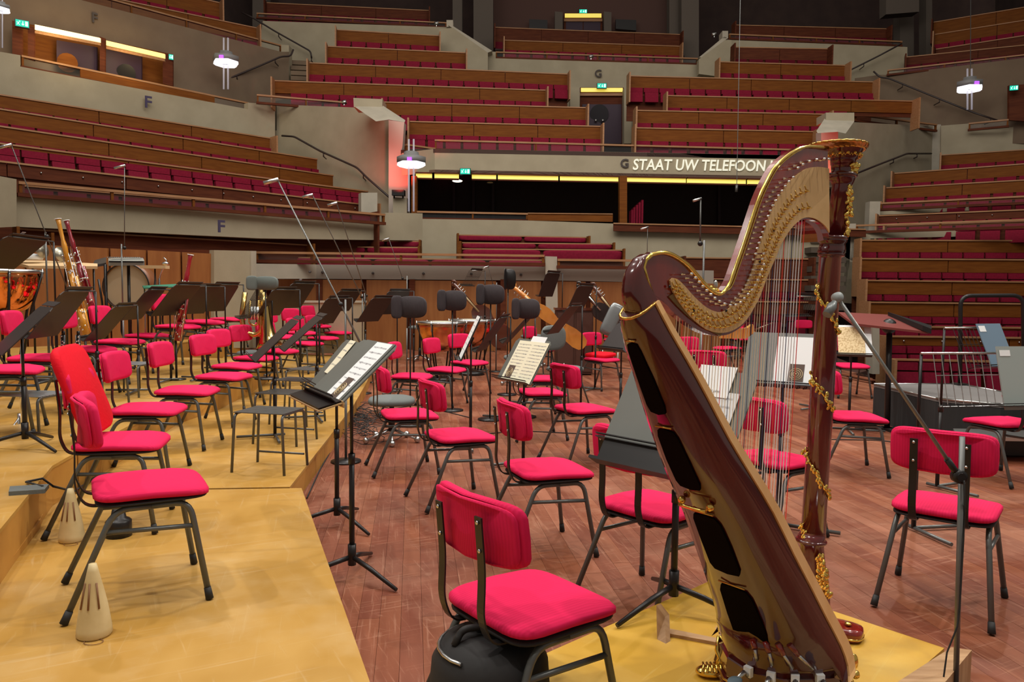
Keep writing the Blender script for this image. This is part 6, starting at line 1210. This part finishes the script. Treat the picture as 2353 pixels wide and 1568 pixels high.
# string basses
def bass(sx, sy, nx, ny, bx, by, Z, m, label, ffl, wood=True, tb=.62):
    a, n_, b = PY(sx, sy, Z), PY(nx, ny, Z), PY(bx, by, Z); t = thing('double_bass', label, 'double bass', (b.x, b.y, 0), world=True); u = (n_ - a).normalized(); s = Vector((0, -1, 0)).cross(u).normalized()
    sc = [a + (u * math.cos(x) * -1 + s * math.sin(x)) * (.055 - .005 * i) for i, x in enumerate([k * .9 for k in range(8)])]; B().tube(sc, .020, 8).obj('scroll', m, t); B().tube([a, a + u * .25, n_], [.03, .035, .024], 8).obj('neck', m, t); B().tube([a + u * .22 + Vector((0, -.03, 0)), n_ + u * .12 + Vector((0, -.03, 0))], .016, 6).obj('fingerboard', mat('pale_fingerboard', (.50, .38, .20), .4) if wood else SILVER, t)
    for q in (.08, .13, .18, .23):
        for sg in (-1, 1): B().tube([a + u * q, a + u * q + s * sg * .055], .007, 5).sph(a + u * q + s * sg * .06, .014, 6, 4, (.5, 1, 1)).obj('tuning_peg', SILVER, t)
    O_ = []
    for f, w in ((0, .06), (.03, .15), (.12, .24), (.22, .27), (.32, .24), (.40, .19), (.50, .19), (.58, .25), (.72, .33), (.86, .34), (.96, .26), (1, .10)): O_.append((f, w))
    Lb = (b - n_).length; P = [n_ + u * f * Lb + s * w * tb for f, w in O_] + [n_ + u * f * Lb - s * w * tb for f, w in O_[::-1]]
    B().prism(P, (0, .17, .0)).obj('body', m, t); B().tube([n_ + u * .55 * Lb + Vector((0, -.01, 0)) + s * .07, n_ + u * .55 * Lb + Vector((0, -.05, 0)), n_ + u * .55 * Lb + Vector((0, -.01, 0)) - s * .07], .007, 5).obj('bridge', mat('pale_bridge', (.6, .4, .2), .5), t); B().tube([b, Vector((b.x, b.y, 0))], .008, 6).obj('endpin', SILVER, t); return t
DB = mat('bass_brown_varnish', (.10, .025, .012), .25, coat=1); OB = mat('orange_varnish', (.55, .19, .03), .22, col2=(.70, .28, .05), scale=4, coat=1)
bass(1043, 652, 1090, 705, 1062, 815, 13.2, DB, 'dark double bass behind the second shield, neck leaning left', 0); bass(1178, 658, 1228, 700, 1296, 835, 10.6, OB, 'orange varnished double bass behind the fourth shield', 0, tb=.34)
bass(1330, 656, 1368, 700, 1385, 800, 12, mat('dark_case', (.03, .02, .018), .3), 'bass with a bright silver scroll left of the harp', 0, False, .5); bass(1363, 658, 1398, 704, 1420, 810, 12.6, DB, 'bass with a dark scroll nearest the harp shoulder', 0, True, .5)
c = PY(1405, 735, 11.6); tag(B().pad(.11, .26, .07, 5, .01, 24, lambda v: Matrix.Rotation(R(80), 3, 'X') @ Matrix.Rotation(R(-25), 3, 'Z') @ v + c).obj('silver_case', mat('silver_case_shell', (.20, .21, .21), .3, .6)), 'silver instrument case leaning beside the two basses', 'case')
c = PY(1318, 752, 12.8); t = thing('dark_cabinet', 'dark brown wooden cabinet behind the ribbed stand', 'cabinet', (c.x, c.y, 0), world=True); B().box((c.x, c.y, .55), (.62, .4, 1.06)).obj('body', mat('cabinet_brown', (.075, .028, .018), .5), t); B().box((c.x - .15, c.y - .21, .55), (.26, .02, .98)).obj('door', mat('cabinet_brown', (.075, .028, .018), .5), t); B().box((c.x + .16, c.y - .21, .55), (.26, .02, .98)).obj('door', mat('cabinet_brown', (.075, .028, .018), .5), t); B().box((c.x, c.y, 1.1), (.66, .44, .04)).obj('top_board', DB, t)
# orange cello lying behind the harp strings
c = PY(1700, 762, 10.5); t = thing('cello', 'orange cello body showing through the harp strings', 'cello', c, world=True); P = [c + Vector((x * .9, 0, z)) for x, z in ((-.28, -.1), (-.2, .06), (-.05, .09), (.02, .03), (.12, .05), (.2, .1), (.24, 0), (.1, -.1))]; B().prism(P, (0, .12, 0)).obj('body', OB, t); B().tube([c + Vector((.2, 0, .02)), c + Vector((.45, 0, .12))], .014, 6).obj('neck', DB, t); rod(t, c + Vector((0, .05, -.1)), Vector((c.x, c.y + .05, 0)), .01, BLACK, 'stand_peg')
# violin bows on chairs / tuner items
t = thing('ornament', 'small crystal ornament in the dip of the harp neck behind it', 'ornament', HP(1643, 664, -.02), world=True)
o_ = HP(1641, 668, -.01); B().sph(o_, .010, 8, 6, (1.6, 1, .8)).obj('body', GOLD, t); B().sph(o_ + Vector((.004, 0, .016)), .008, 8, 6, (.8, .6, 1.6)).obj('wing', SILVER, t); B().sph(o_ + Vector((-.008, 0, .008)), .006, 8, 6).obj('head', GOLD, t)
